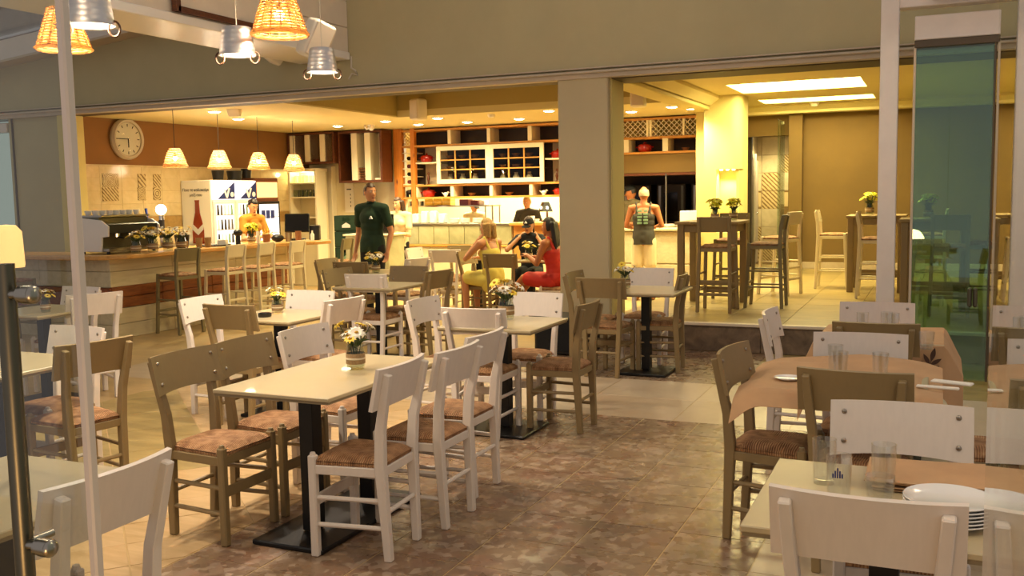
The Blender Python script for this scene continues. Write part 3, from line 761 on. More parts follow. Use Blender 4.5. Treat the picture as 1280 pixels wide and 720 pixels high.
# ------------------------------------------------------------------ jars with flowers
def make_jar(nm, petal, n=8, spread=.07, tall=.10, seed=1):
    random.seed(seed); t = empty(nm); t['category'] = 'flower jar'
    MB().lathe([(0, .0), (.036, .0), (.041, .012), (.041, .078), (.036, .094), (.037, .108), (.034, .108), (.033, .094), (.038, .078), (.038, .012), (.0, .006)], 18).build('jar', 'jar_glass', t, smooth=True)
    MB().lathe([(.0415, .025), (.0428, .027), (.0428, .07), (.0415, .072)], 18).build('burlap_band', 'burlap', t, smooth=True)
    MB().lathe([(.0428, .045), (.0445, .046), (.0445, .052), (.0428, .053)], 18).build('twine', 'twine', t)
    fl = []
    for i in range(n):
        a = 2*PI*i/n+random.uniform(-.3, .3); r = spread*random.uniform(.35, 1); z = .108+tall*random.uniform(.35, 1)
        p = Vector((r*math.cos(a), r*math.sin(a), z)); fl.append(p)
        MB().tube([(p.x*.1, p.y*.1, .02), (p.x*.35, p.y*.35, .11), tuple(p)], .0022, 5).build('stem', 'stem_green', t)
        m = MB(); R = .034*random.uniform(.8, 1.15); k = 11
        d = Vector((p.x*4, p.y*4, .35)).normalized(); q = Vector((0, 0, 1)).rotation_difference(d).to_matrix().to_4x4()
        for j in range(k):
            b = bmesh.new(); aa = 2*PI*j/k
            pts = [(0.004, -.004, 0), (R*.6, -.008, .004), (R, 0, -.004*random.random()), (R*.6, .008, .004), (.004, .004, 0)]
            vs = [b.verts.new((x*math.cos(aa)-y*math.sin(aa), x*math.sin(aa)+y*math.cos(aa), z2)) for x, y, z2 in pts]; b.faces.new(vs)
            bmesh.ops.transform(b, matrix=Matrix.Translation(p) @ q, verts=b.verts); m._add(b)
        pt = petal if isinstance(petal, str) else petal[i % len(petal)]
        f = m.build('flower', pt, t)
        MB().ball(tuple(p+d*.003), (.009, .009, .006), 8, 5).build('flower_heart', 'flower_heart', f, smooth=True)
    for i in range(5):
        a = 2*PI*i/5+.4; r = spread*.8
        b = MB(); b.tube([(0, 0, .09), (r*.5*math.cos(a), r*.5*math.sin(a), .13), (r*math.cos(a), r*math.sin(a), .12+.03*random.random())], [.003, .009, .001], 5); b.build('leaf', 'stem_green', t)
    return t
JY = make_jar('flower_jar', ['petal_yellow', 'petal_cream'], 9, .075, .10, 2)
JC = make_jar('flower_jar', ['petal_cream', 'petal_cream', 'petal_yellow'], 10, .08, .09, 4)
JA = make_jar('flower_jar', 'petal_acid', 20, .075, .11, 6)
TZ = .7505
clone(JC, (*at(445, 461, z=TZ)[:2], TZ), 0, 'jar of cream and yellow daisies on the long two-post table', None, 1.15)
clone(JC, (*at(633, 399, z=TZ)[:2], TZ), 1, 'jar of cream daisies on the table before the floor speaker', None, 1.35)
clone(JY, (*at(347, 392, z=TZ)[:2], TZ), 2, 'jar of yellow daisies beside the black ashtray')
clone(JC, (-5.95, 9.48, TZ), .4, 'jar of pale daisies, second jar on the waiter table')
clone(JY, (-6.2, 9.75, TZ), .7, 'jar of yellow daisies in front of the waiter')
clone(JY, (-6.52, 5.45, TZ), .3, 'jar with one yellow bloom on the table below the bar corner', None, .9)
clone(JC, (-4.93, 3.62, TZ), .8, 'jar of daisies behind the glass door handle')
clone(JC, (-2.60, 8.35, TZ), 1.4, 'jar of dry blossoms on the column table')
clone(JY, (-5.72, 12.25, TZ), .2, 'jar of pale yellow roses by the kitchen counter')
# ashtrays
def ashtray(x, y, label):
    return tag(MB().lathe([(0, 0), (.045, 0), (.05, .006), (.05, .028), (.042, .03), (.036, .012), (0, .01)], 20).build('ashtray', 'black_plastic', None, (x, y, TZ), smooth=True), label, 'ashtray')
ashtray(*at(331, 396, z=TZ)[:2], 'round black ashtray on the table with yellow daisies')
ashtray(*at(612, 400, z=TZ)[:2], 'round black ashtray beside the cream daisies, speaker table')

# ------------------------------------------------------------------ glasses, plates, menus
def tumbler(nm, r0, r1, h, facets=0):
    n = facets*2 if facets else 24
    return MB().lathe([(0, 0), (r0, 0), (r0+.002, .004), (r1, h), (r1-.0025, h), (r0-.0005, .014), (0, .010)], n).mesh(nm, 'drinking_glass', smooth=not facets)
tall = tumbler('tumbler', .029, .035, .135); short = tumbler('tumbler', .030, .040, .092, 8)
def glass(me, px_, py_, label, z=TZ, grp='tumblers'):
    p = at(px_, py_, z=z); return tag(ob('tumbler', me, None, (p.x, p.y, z)), label, 'glass', grp)
glass(tall, 1030, 604, 'tall clear tumbler furthest from the plates, plate-stack table')
gp = glass(tall, 1048, 628, 'tall clear tumbler with a blue emblem on the plate-stack table')
m = MB()
for k in range(5): m.box((-.012+.006*k, -.0352, .085+.004*(2-abs(k-2))), (.004, .0008, .012+.008*(2-abs(k-2))))
m.build('blue_emblem', 'print_blue', gp)
glass(tall, 1104, 612, 'tall clear tumbler in front of the folded brown menus')
glass(short, 1099, 636, 'short faceted tumbler beside the stack of plates')
for x, y, lab in ((1044, 466, 'upturned tumbler on the brown paper, beside its pair'), (1050, 476, 'upturned tumbler nearer the sage chair back on the brown paper'), (1100, 478, 'upturned tumbler alone on the brown paper near the leaf curl')):
    p = at(x, y, z=.76); tag(ob('tumbler', tall, None, (p.x, p.y, .758)), lab, 'glass', 'tumblers')
for x, y, lab in ((1078, 411, 'upturned tumbler on the far paper, before the white chair'), (1108, 410, 'upturned tumbler of the pair on the far paper'), (1116, 412, 'second upturned tumbler of the pair on the far paper'), (1158, 428, 'low tumbler at the edge of the far paper')):
    p = at(x, y+8, z=.758); tag(ob('tumbler', short if x > 1150 else tall, None, (p.x, p.y, .757)), lab, 'glass', 'tumblers')
plate = MB().lathe([(0, .004), (.075, .004), (.080, .0), (.084, .003), (.112, .016), (.114, .018), (.112, .020), (.083, .008), (0, .008)], 40).mesh('plate', 'porcelain', True)
for k in range(6):
    tag(ob('dinner_plate', plate, None, (.040, 2.68, TZ+.0095*k), k*.7), ['lowest white plate of the stack', 'second lowest white plate of the stack', 'third white plate up in the stack', 'fourth white plate up in the stack', 'white plate just under the top of the stack', 'topmost white plate of the stack'][k]+' on the tumbler table', 'plate', 'plates in the stack')
for k in range(5):
    o = MB().grid(lambda u, v: ((u-.5)*.36, (v-.5)*.27, .004*math.sin(3*u+k)+.012*max(0, .15-v)), 10, 8, .003).build('paper_placemat', 'paper_brown', None, (.02+.008*k*(-1)**k, 3.02, TZ+.003+.007*k), .05*math.sin(k*2.1), smooth=True)
    tag(o, ['lowest brown paper placemat', 'second brown paper placemat up', 'middle brown paper placemat', 'brown paper placemat next to the top', 'topmost brown paper placemat'][k]+' in the pile behind the tumblers', 'placemat', 'paper placemats')
p = at(985, 474, z=.757)
tag(ob('saucer', plate, None, (p.x, p.y, .757)), 'white saucer on the brown paper at the sage chair', 'plate').scale = (.55,)*3
for k, (x, y) in enumerate(((1190, 480), (1172, 486))):
    p = at(x, y, z=.757); tag(MB().box((0, 0, .006), (.17, .05-.02*k, .011), .004).build('folded_napkin', 'paper_white', None, (p.x, p.y, .757), -.3+.2*k), ['wide folded white napkin on the brown paper', 'narrow rolled white napkin on the brown paper'][k], 'napkin')

# black floor speaker
sp = thing('floor_speaker', 'black floor speaker box against the square column behind the white chair', 'speaker', (-3.45, 9.1, 0), 0)
MB().box((0, 0, .20), (.56, .42, .38), .012).build('cabinet', 'black_plastic', sp)
MB().box((0, -.214, .20), (.50, .008, .32), .004).build('grille', 'cloth_black', sp)
for x in (-.22, .22):
    for y in (-.15, .15): MB().cyl((x, y, 0), (x, y, .012), .02).build('foot', 'black_plastic', sp)

# ------------------------------------------------------------------ glass doors beside the camera and the folded panel
gd = thing('glass_door', 'near frameless glass door leaf with a steel pull handle', 'door', (-1.121, 1.0, 0))
MB().span((-1.1, -.006, .02), (-.012, .006, 2.75), .002).build('pane', 'pane_clear', gd)
MB().span((-.012, -.008, .02), (.003, .008, 2.75), .003).build('edge_profile', 'aluminium_white', gd)
hx = -.092
hh = MB().cyl((hx, -.05, 1.075), (hx, -.05, 1.535), .0135, None, 18).build('handle', 'brushed_steel', gd, smooth=True)
for z in (1.125, 1.492):
    m = MB(); m.cyl((hx, -.05, z), (hx+.038, -.05, z), .0075, None, 14); m.cyl((hx+.030, -.05, z), (hx+.038, -.05, z), .0125, None, 16)
    m.cyl((hx+.038, -.05, z), (hx+.054, -.05, z), .0135, None, 16); m.ball((hx+.054, -.05, z), (.008, .0132, .0132), 14, 8); m.build('knob', 'steel', hh, smooth=True)
    MB().cyl((hx, -.05, z), (hx, 0, z), .006, None, 10).build('standoff', 'steel', hh, smooth=True)
gr = thing('glass_door', 'clear glass leaf seen edge on that mirrors the plate-stack table', 'door', (.095, 0, 0))
MB().span((-.004, .25, .02), (.004, 2.02, 2.75)).build('pane', 'pane_mirror', gr)
# folded sliding panels at the end of the terrace
fp = thing('folding_glass_door', 'green tinted folding glass panels stacked under a white head rail', 'door', (0, 8.6, 0))
for k in range(3):
    MB().span((-.21, .05*k, .03), (.37, .05*k+.012, 2.80), .002).build('pane', 'pane_green', fp)
MB().span((-.22, -.03, 2.80), (.40, .16, 2.99), .006).build('top_rail', 'aluminium_white', fp)
MB().span((-.22, -.02, 2.74), (.39, .14, 2.80), .004).build('lower_rail', 'trim_dark', fp)
MB().span((-.225, -.012, .03), (-.205, .13, 2.76), .003).build('edge_profile', 'trim_taupe', fp)
MB().span((.365, -.012, .03), (.38, .13, 2.76), .003).build('edge_profile', 'trim_dark', fp)
for x in (.235, .275): MB().box((x, -.02, .72), (.034, .05, .16), .012).build('lock', 'brushed_steel', fp)
pt = structure(MB().span((-.475, 8.52, 0), (-.335, 8.66, 3.6), .006).build('post_terrace', 'aluminium_white'))
pt2 = structure(MB().span((.52, 8.52, 0), (.66, 8.66, 3.6), .006).build('post_terrace_end', 'aluminium_white'))
structure(MB().span((-.475, 8.54, 3.06), (3.2, 8.70, 3.2), .006).build('trim_16', 'aluminium_white'))
structure(MB().span((-.1, 8.44, 3.10), (.5, 8.54, 3.22), .006).build('trim_17', 'white_board'))

# lamps of the terrace
fl = thing('door_lamp_reflection', 'glowing cylinder standing in for a lamp reflection above the door handle', 'lamp', (-2.74, 2.16, 0))  # made-up glow on a stand for a lamp mirrored in the door glass
MB().lathe([(0, 1.415), (.048, 1.415), (.05, 1.425), (.046, 1.53), (.03, 1.55), (0, 1.553)], 20).build('shade', 'lamp_reflection_glow', fl, smooth=True)
MB().cyl((0, 0, .02), (0, 0, 1.415), .012, None, 10).build('pole', 'brushed_steel', fl, smooth=True)
MB().lathe([(0, 0), (.13, 0), (.13, .015), (.02, .025), (0, .025)], 24).build('base', 'brushed_steel', fl, smooth=True)
def make_bucket():
    t = empty('bucket_pendant'); t['category'] = 'pendant lamp'; t['group'] = 'galvanised bucket lamps'
    prof = [(.006, .175), (.082, .172), (.087, .165)]
    for k in range(5): z = .145-.028*k; prof += [(.089+.0042*k, z+.006), (.0905+.0042*k, z+.002), (.0893+.0042*k, z-.002)]
    prof += [(.111, .010), (.115, .0), (.109, .004), (.084, .16), (.006, .165)]
    MB().lathe(prof, 28).build('bucket', 'galvanised', t, smooth=True)
    MB().lathe([(0, .16), (.045, .155), (.05, .13), (.03, .09), (0, .075)], 16).build('bulb', 'lamp_warm', t, smooth=True)
    MB().lathe([(.08, .15), (.106, .012), (.105, .012), (.079, .148)], 24).build('lining', 'white_gloss', t, smooth=True)
    for s in (-1, 1):
        MB().tube([(s*.108+math.sin(a)*.026, -.02*s*0, -.012+math.cos(a)*.036) for a in [2*PI*k/16 for k in range(17)]], .0055, 6).build('handle_loop', 'rattan_dark', t, smooth=True)
    MB().cyl((0, 0, .17), (0, 0, 1.15), .003, None, 6).build('cord', 'rope', t)
    spot('bulb_light', (0, 0, .065), 60, (1, .84, .66), 150, .05, t)
    return t
BK = make_bucket()
for (px_, py_, d, a, lab) in ((297, 70, 5.9, .42, 'galvanised bucket lamp in the middle of the row under the white beam'), (403, 91, 6.9, .48, 'galvanised bucket lamp at the white speaker'), (113, 33, 4.5, .52, 'galvanised bucket lamp at the glass door top, beside a wicker shade')):
    dd = FWD*CAM_F + RT*(px_-640) - UP*(py_-360); p = CAMPOS + dd*(d/CAM_F)
    clone(BK, tuple(p), a, lab, 'galvanised bucket lamps')
def wicker_shade(r0, r1, h, rings, ribs, wob=0):
    m = MB(); n = ribs*2
    for k in range(rings):
        t_ = k/(rings-1); z = h*(1-t_); r = r0+(r1-r0)*(t_**.7 if wob else t_)
        pts = [((r+.004*(1 if (i+k) % 2 else -1))*math.cos(2*PI*i/n), (r+.004*(1 if (i+k) % 2 else -1))*math.sin(2*PI*i/n), z) for i in range(n+1)]
        m.tube(pts, h/rings*.36 if k < rings-1 else h/rings*.75, 4)
    for i in range(ribs):
        a = 2*PI*i/ribs
        m.tube([((r0+(r1-r0)*((k/4)**.7 if wob else k/4))*math.cos(a), (r0+(r1-r0)*((k/4)**.7 if wob else k/4))*math.sin(a), h*(1-k/4)) for k in range(5)], .0045, 4)
    return m
def make_wicker(nm, r0, r1, h, rings, ribs, power, cord, wob, grp):
    t = empty(nm); t['category'] = 'pendant lamp'; t['group'] = grp
    wicker_shade(r0, r1, h, rings, ribs, wob).build('shade', 'wicker_pale' if wob else 'wicker', t, smooth=True)
    MB().ball((0, 0, h*.45), .032, 14, 10).build('bulb', 'lamp_disc', t, smooth=True)
    MB().cyl((0, 0, h*.5), (0, 0, h*.5+.06), .016, None, 10).build('socket', 'black_plastic', t)
    MB().cyl((0, 0, h*.55), (0, 0, h+cord), .004, None, 6).build('cord', 'black_plastic', t)
    point('bulb_light', (0, 0, h*.40), power, (1, .81, .58) if not wob else (1, .80, .50), .05, t)
    return t
WK = make_wicker('wicker_pendant', .085, .165, .25, 15, 16, 34, .9, 0, 'wicker cone lamps of the terrace')
for (px_, py_, d, lab) in ((350, 43, 5.8, 'wicker cone lamp hanging before the white speaker'), (80, 61, 6.2, 'wicker cone lamp beside the glass door edge')):
    dd = FWD*CAM_F + RT*(px_-640) - UP*(py_-360); p = CAMPOS + dd*(d/CAM_F)
    clone(WK, tuple(p), .3, lab, 'wicker cone lamps of the terrace')
# unseen lamps of the same kind, added overhead as soft terrace fill
for x, y, lab in ((-1.2, 2.26, 'added fill lamp, wicker cone on the pergola bar over the mosaic floor'), (.9, 2.26, 'added fill lamp, wicker cone on the pergola bar over the plate-stack table'), (-3.4, 2.26, 'added fill lamp, wicker cone on the pergola bar over the glass door')):
    clone(WK, (x, y, 3.0), .2, lab, 'wicker cone lamps of the terrace')
for x, lab in ((-4.6, 'added fill lamp, wicker cone on the far pergola rail over the ashtray table'), (-2.7, 'added fill lamp, wicker cone on the far pergola rail over the column table'), (-.9, 'added fill lamp, wicker cone on the far pergola rail over the sage corner chairs'), (.9, 'added fill lamp, wicker cone on the far pergola rail beside the terrace post')):
    clone(WK, (x, 7.2, 3.5), .2, lab, 'wicker cone lamps of the terrace')  # unseen lamps added above the view to brighten the facade and column
gb = thing('globe_lamp', 'low glowing globe lamp behind the photographer, mirrored in the green panels', 'lamp', (-.42, -.35, 0))
MB().ball((0, 0, .72), .19, 24, 16).build('globe', 'globe_lamp', gb, smooth=True)
MB().cyl((0, 0, .02), (0, 0, .55), .03, None, 12).build('stem', 'brushed_steel', gb)
MB().lathe([(0, 0), (.16, 0), (.16, .02), (0, .03)], 24).build('base', 'brushed_steel', gb)

# white loudspeakers
def make_speaker():
    t = empty('wall_speaker'); t['category'] = 'speaker'; t['group'] = 'white wall speakers'
    MB().box((0, 0, 0), (.21, .20, .32), .035, seg=3).build('cabinet', 'speaker_white', t, smooth=True)
    MB().box((0, -.098, 0), (.18, .02, .285), .009).build('grille', 'white_board', t)
    MB().box((0, .12, 0), (.05, .06, .10), .01).build('bracket', 'speaker_white', t)
    return t
SPK = make_speaker()
def speaker(loc, rot, label, s=1):
    o = clone(SPK, loc, 0, label, 'white wall speakers', s); o.rotation_euler = rot; return o
dd = FWD*CAM_F + RT*(395-640) - UP*(50-360); p = CAMPOS + dd*(8.4/CAM_F)
speaker(tuple(p), (.25, .35, 1.1), 'white speaker tilted on the end of the boarded beam', 1.05)
speaker(tuple(at(346, 62, Y=9.42)), (-.5, .3, -.3), 'white speaker under the boarded beam, half hidden by the wicker lamp', 1.0)
speaker(tuple(at(523, 137, Y=12.72)), (0, 0, -.35), 'white speaker on the coffer edge above the wooden shelf post', .98)
speaker(tuple(at(798, 120, Y=12.72)), (0, 0, .1), 'white speaker beside the column, above the lattice shelf', .95)
speaker(tuple(at(292, 131, Y=10.4)), (.9, 0, .5), 'white speaker at the ceiling over the bar', .9)
# rope knot on the beam end
tag(MB().tube([tuple(at(439, 70, Y=9.59)), tuple(at(439, 85, Y=9.59)), tuple(at(444, 88, Y=9.59)), tuple(at(447, 94, Y=9.59)), tuple(at(440, 92, Y=9.59)), tuple(at(436, 99, Y=9.59))], .012, 6).build('rope_knot', 'rope', smooth=True), 'pale rope knotted at the end of the boarded beam', 'rope')
fr = thing('hanging_sign', 'dark framed panel on the side of the white boarded beam', 'sign', (-6.27, 0, 0))
a = at(222, 8, X=-6.27); b = at(305, -1, X=-6.27)
MB().span((-.01, a.y, a.z), (.02, b.y+.6, a.z+.5)).build('panel', 'white_board', fr)
MB().span((-.01, a.y-.03, a.z-.05), (.04, b.y+.6, a.z)).build('frame_rail', 'dark_brown_wood', fr)
MB().span((-.01, a.y-.06, a.z-.05), (.04, a.y, a.z+.5)).build('frame_rail', 'dark_brown_wood', fr)
# ------------------------------------------------------------------ downlights in the ceilings
def make_down():
    t = empty('downlight'); t['category'] = 'ceiling lamp'; t['group'] = 'round ceiling downlights'
    MB().lathe([(.095, .0), (.10, -.006), (.082, -.012), (.08, -.004), (.08, .0)], 28).build('ring', 'white_gloss', t, smooth=True)
    MB().lathe([(0, -.022), (.05, -.02), (.08, -.004)], 28).build('diffuser', 'lamp_disc', t, smooth=True)
    spot('downlight_beam', (0, 0, -.05), 80, WARM, 150, .08, t)
    return t
DN = make_down()
for px_, py_, lab in ((268, 139, 'downlight over the first bar pendant'), (422, 157, 'downlight above the lattice cabinet'), (482, 151, 'downlight left of the pine shelf post, coffer side'), (523, 155, 'downlight under the white coffer speaker'),
                      (547, 147, 'coffer-side downlight above the left glass cupboard'), (584, 152, 'shelf-side downlight above the left glass cupboard'), (649, 148, 'shelf-side downlight above the right glass cupboard'), (686, 138, 'downlight next to the square column, coffer side'),
                      (789, 139, 'downlight under the speaker beside the column'), (840, 133, 'downlight over the lattice shelf, coffer side'), (863, 135, 'downlight at the yellow beam end')):
    p = at(px_, py_, z=C0); clone(DN, (p.x, p.y, C0), 0, lab, 'round ceiling downlights')
for x, y, lab in ((-9.6, 11.6, 'downlight over the bar worktop'), (-6.4, 11.0, 'downlight in the coffer over the waiter'), (-4.7, 11.0, 'downlight in the coffer over the guests')):
    clone(DN, (x, y, 3.18 if x > -7 else C0), 0, lab, 'round ceiling downlights')
for x, y, lab in ((-8.4, 16.6, 'kitchen downlight over the plate racks'), (-6.9, 16.6, 'kitchen downlight over the pass'), (-9.4, 17.2, 'kitchen downlight behind the shelf post')):
    o = clone(DN, (x, y, C0), 0, lab, 'round ceiling downlights')
clone(DN, (-2.75, 17.5, 2.6), 0, 'added downlight brightening the tiled lobby behind the glass door leaf', 'round ceiling downlights')  # unseen lamp added to brighten the lobby tiles
kl = thing('kitchen_light', 'long white ceiling light of the kitchen', 'ceiling lamp', (-7.6, 16.9, C0-.02))
MB().box((0, 0, -.02), (2.6, .25, .05), .01).build('housing', 'white_gloss', kl); MB().box((0, 0, -.05), (2.5, .2, .012)).build('diffuser', 'lamp_warm', kl)
area('kitchen_area', (0, 0, -.08), (2.4, .2), 120, (1, .90, .66), (0, 0, 0), kl)
# light of the platform room: two coffers
for x0, y0, x1, y1, e in ((-2.62, 12.9, -.95, 14.15, 46), (-2.62, 15.35, -.95, 16.05, 22)):
    area('coffer_area', ((x0+x1)/2, (y0+y1)/2, CR+.09), (x1-x0, y1-y0), e, (1, .86, .44))

# smoke detector, camera dome
tag(MB().lathe([(0, -.05), (.04, -.045), (.055, -.02), (.06, 0), (0, 0)], 20).build('smoke_detector', 'white_gloss', None, tuple(at(614, 143, z=C0)), smooth=True), 'small round smoke detector between the downlights', 'detector')
tag(MB().lathe([(0, -.075), (.05, -.06), (.075, -.02), (.085, 0), (0, 0)], 20).build('ceiling_sensor', 'white_gloss', None, tuple(at(1018, 128, z=CR)), smooth=True), 'round white sensor at the ceiling coffer', 'detector')
cm = thing('security_camera', 'white dome security camera on the ceiling by the shelf post', 'camera', tuple(at(464, 156, z=C0)))
MB().ball((0, 0, -.05), .05, 14, 10).build('dome', 'white_gloss', cm, smooth=True); MB().cyl((0, 0, -.03), (0, 0, 0), .06).build('mount', 'white_gloss', cm); MB().tube([(0, -.05, -.05), (-.06, -.05, -.07), (-.11, -.03, -.02), (-.11, 0, 0)], .015, 8).build('cable_arm', 'white_gloss', cm, smooth=True)

# ------------------------------------------------------------------ bar
bar = thing('bar_counter', 'L-shaped bar of cream planks with a live-edge board band', 'counter', (0, 0, 0))
BX = -8.84
for k, (z0, z1) in enumerate(((.0, .17), (.175, .36), (.62, .80), (.805, .95))):
    for y0, y1 in ((8.32, 9.3), (9.304, 10.5), (10.504, 11.6)):
        MB().span((BX-.03, y0, z0), (BX, y1, z1), .003).build('plank', 'bar_plank', bar)
    for x0, x1 in ((-12.4, -11.2), (-11.196, -10.0), (-9.996, BX)):
        MB().span((x0, 8.30, z0), (x1, 8.33, z1), .003).build('plank', 'bar_plank', bar)
for i, (y0, y1) in enumerate(((8.30, 9.1), (9.104, 10.0), (10.004, 10.8), (10.804, 11.62))):
    for j in range(2):
        MB().span((BX-.03, y0, .365+.127*j), (BX+.012, y1, .365+.127*(j+1)-.004+.006*math.sin(i*3+j)), .008).build('live_edge_board', 'live_edge', bar)
for i, (x0, x1) in enumerate(((-12.4, -11.3), (-11.296, -10.1), (-10.096, BX))):
    MB().span((x0, 8.288, .365), (x1, 8.33, .61), .008).build('live_edge_board', 'live_edge', bar)
MB().span((BX-.30, 8.33, .0), (BX-.03, 11.6, .95)).build('core', 'bar_plank', bar)
MB().span((-12.4, 8.33, 0), (BX-.30, 8.6, .95)).build('core', 'bar_plank', bar)
MB().span((BX-.30, 11.6, 0), (BX, 11.66, .95), .004).build('end_panel', 'bar_plank', bar)
top = [(-12.5, 8.02), (-9.2, 8.06), (-8.82, 8.14), (-8.62, 8.36), (-8.60, 8.8), (-8.63, 9.6), (-8.60, 10.4), (-8.45, 11.0), (-8.22, 11.5), (-8.16, 11.8), (-8.28, 11.95), (-8.6, 12.0), (-9.3, 11.98), (-9.36, 11.4), (-9.36, 8.85), (-9.5, 8.75), (-12.5, 8.75)]
MB().prism(top, .95, 1.0, bev=.008).build('worktop', 'bar_wood', bar)
# back bar worktop along the tiled wall
bb = thing('back_counter', 'low back counter along the tiled bar wall', 'counter', (0, 0, 0))
MB().span((-11.0, 9.8, 0), (-10.42, 11.8, .90)).build('body', 'kitchen_white', bb)
MB().span((-11.0, 9.8, .90), (-10.38, 11.82, .94), .006).build('worktop', 'steel', bb)
# bar stools
def make_stool(color, nm):
    t = empty(nm); t['category'] = 'bar stool'; P = 'paint_'+color
    for sx in (-1, 1):
        x = .165*sx
        MB().sweep([(x*1.08, -.205, 0), (x*1.04, -.19, .35), (x, -.175, .70), (x, -.185, .88), (x, -.215, 1.03)], [(.036, .036), (.036, .038), (.036, .042), (.034, .038), (.032, .03)]).build('leg', P, t)
        MB().sweep([(x*1.12, .20, 0), (x*1.06, .175, .4), (x, .16, .735)], (.036, .036)).build('leg', P, t)
    def pan(u, v):
        x = (u-.5)*.37; s = 1-(2*u-1)**2
        return (x, -.178-.034*v-.020*s, .885+.16*v)
    b = MB().slab(pan, 8, 2, (0, .016, .002)).build('backrest', P, t, smooth=True)
    for sx in (-1, 1):
        for v in (.25, .75): MB().ball((.155*sx, -.178-.034*v-.007+.016, .887+.16*v), (.009, .006, .009), 8, 5).build('rivet', 'rivet_metal', b, smooth=True)
    def top_(u, v):
        x = u-.5; y = v-.5; return (x*.345, y*.345-.005, .722+.022*(1-(2*x)**6)*(1-(2*y)**6))
    m = MB(); m.grid(top_, 8, 8); m.box((0, -.005, .713), (.345, .345, .024), .009); m.build('seat', 'rush', t, smooth=True)
    for c_, d_ in (((0, .162, .685), (.31, .022, .04)), ((0, -.175, .685), (.31, .022, .04)), ((.165, -.005, .685), (.022, .32, .04)), ((-.165, -.005, .685), (.022, .32, .04))): MB().box(c_, d_, .003).build('seat_rail', P, t)
    for z in (.24, .42):
        for sx in (-1, 1): MB().cyl((.172*sx, -.19, z), (.178*sx, .18, z), .011, None, 8).build('rung', P, t, smooth=True)
    for z, y in ((.28, .183), (.20, .19), (.34, -.19), (.20, -.195)): MB().box((0, y, z), (.34, .016, .032), .004).build('rung', P, t)
    return t
ST = {'w': make_stool('cream', 'bar_stool'), 's': make_stool('stool_sage', 'bar_stool'), 'd': make_stool('sage', 'bar_stool')}
def stool(c, x, y, face, label, turn=0, z=0, group='bar stools'):
    return clone(ST[c], (x, y, z), ROT[face]+math.radians(turn), label, group)
stool('s', -8.52, 9.05, '-X', 'sage bar stool at the bar, nearest the glass doors', -8)
stool('w', -8.42, 9.78, '-X', 'cream bar stool at the bar, next to the sage one')
stool('w', -8.34, 10.28, '-X', 'cream bar stool in the middle of the three at the bar', 3)
stool('w', -8.24, 10.82, '-X', 'cream bar stool nearest the barmaid', 4)
stool('s', -7.86, 11.45, '-X', 'sage bar stool at the round end of the bar', 10)
stool('s', -9.95, 7.88, '+Y', 'sage bar stool under the short arm of the bar, back to the terrace')
stool('w', -10.6, 7.35, '+Y', 'cream bar stool beside the folded facade glass', 0)

# platform tables and stools
def make_bar_table():
    t = empty('bar_table'); t['category'] = 'bar table'
    for k in range(4): MB().box((-.27+.18*k, 0, .965), (.176, .74, .032), .004).build('top_plank', 'bar_table_wood', t)
    for sx in (-1, 1):
        for sy in (-1, 1): MB().box((.30*sx, .30*sy, .475), (.075, .075, .95), .005).build('leg', 'paint_sage', t)
        MB().box((.30*sx, 0, .90), (.028, .53, .08), .003).build('apron', 'paint_sage', t)
        MB().box((0, .30*sx, .90), (.53, .028, .08), .003).build('apron', 'paint_sage', t)
        MB().box((0, .30*sx, .22), (.53, .03, .05), .003).build('foot_rail', 'paint_sage', t)
    return t
BT = make_bar_table(); PZ = .29
clone(BT, (-2.42, 11.2, PZ), 0, 'tall sage bar table before the lit niche, two acid-yellow jars on it', 'tall bar tables')
clone(BT, (-.74, 13.3, PZ), 0, 'tall bar table by the brown back wall, one yellow jar on it', 'tall bar tables')
clone(BT, (-.05, 11.7, PZ), 0, 'tall bar table behind the terrace post', 'tall bar tables')
stool('d', -2.24, 10.62, '+Y', 'dark sage bar stool on the platform, its back to the terrace', 0, PZ)
stool('s', -1.80, 11.15, '-X', 'pale sage bar stool at the niche table, back to the glass panels', 0, PZ)
stool('w', -1.86, 12.6, '-X', 'cream bar stool beside the open glass door leaf', -20, PZ)
stool('s', -2.36, 12.0, '-Y', 'sage bar stool at the niche table, its back to the niche', 0, PZ)
stool('w', -1.30, 13.5, '+X', 'cream bar stool against the brown wall, back to the pillar', 0, PZ)
stool('w', -.70, 12.4, '+X', 'cream bar stool directly left of the terrace post', 0, PZ)
stool('w', -.12, 13.55, '-X', 'cream bar stool behind the terrace post at the wall table', 0, PZ)
stool('s', .42, 11.4, '-X', 'sage bar stool behind the green glass panels', 0, PZ)
stool('d', .10, 10.9, '+Y', 'dark sage bar stool just behind the green glass panels', 0, PZ)
clone(JA, (-2.36, 11.05, PZ+.982), 0, 'jar of acid-yellow flowers at the edge of the niche table', None, 1.15)
clone(JA, (-2.22, 11.4, PZ+.982), 1, 'jar of acid-yellow flowers before the lit niche', None, 1.15)
clone(JA, (-.84, 13.35, PZ+.982), 2, 'jar of acid-yellow flowers against the brown wall', None, 1.3)
clone(JA, (-.12, 11.7, PZ+.982), 2, 'jar of flowers seen through the green glass panels', None, 1.2)

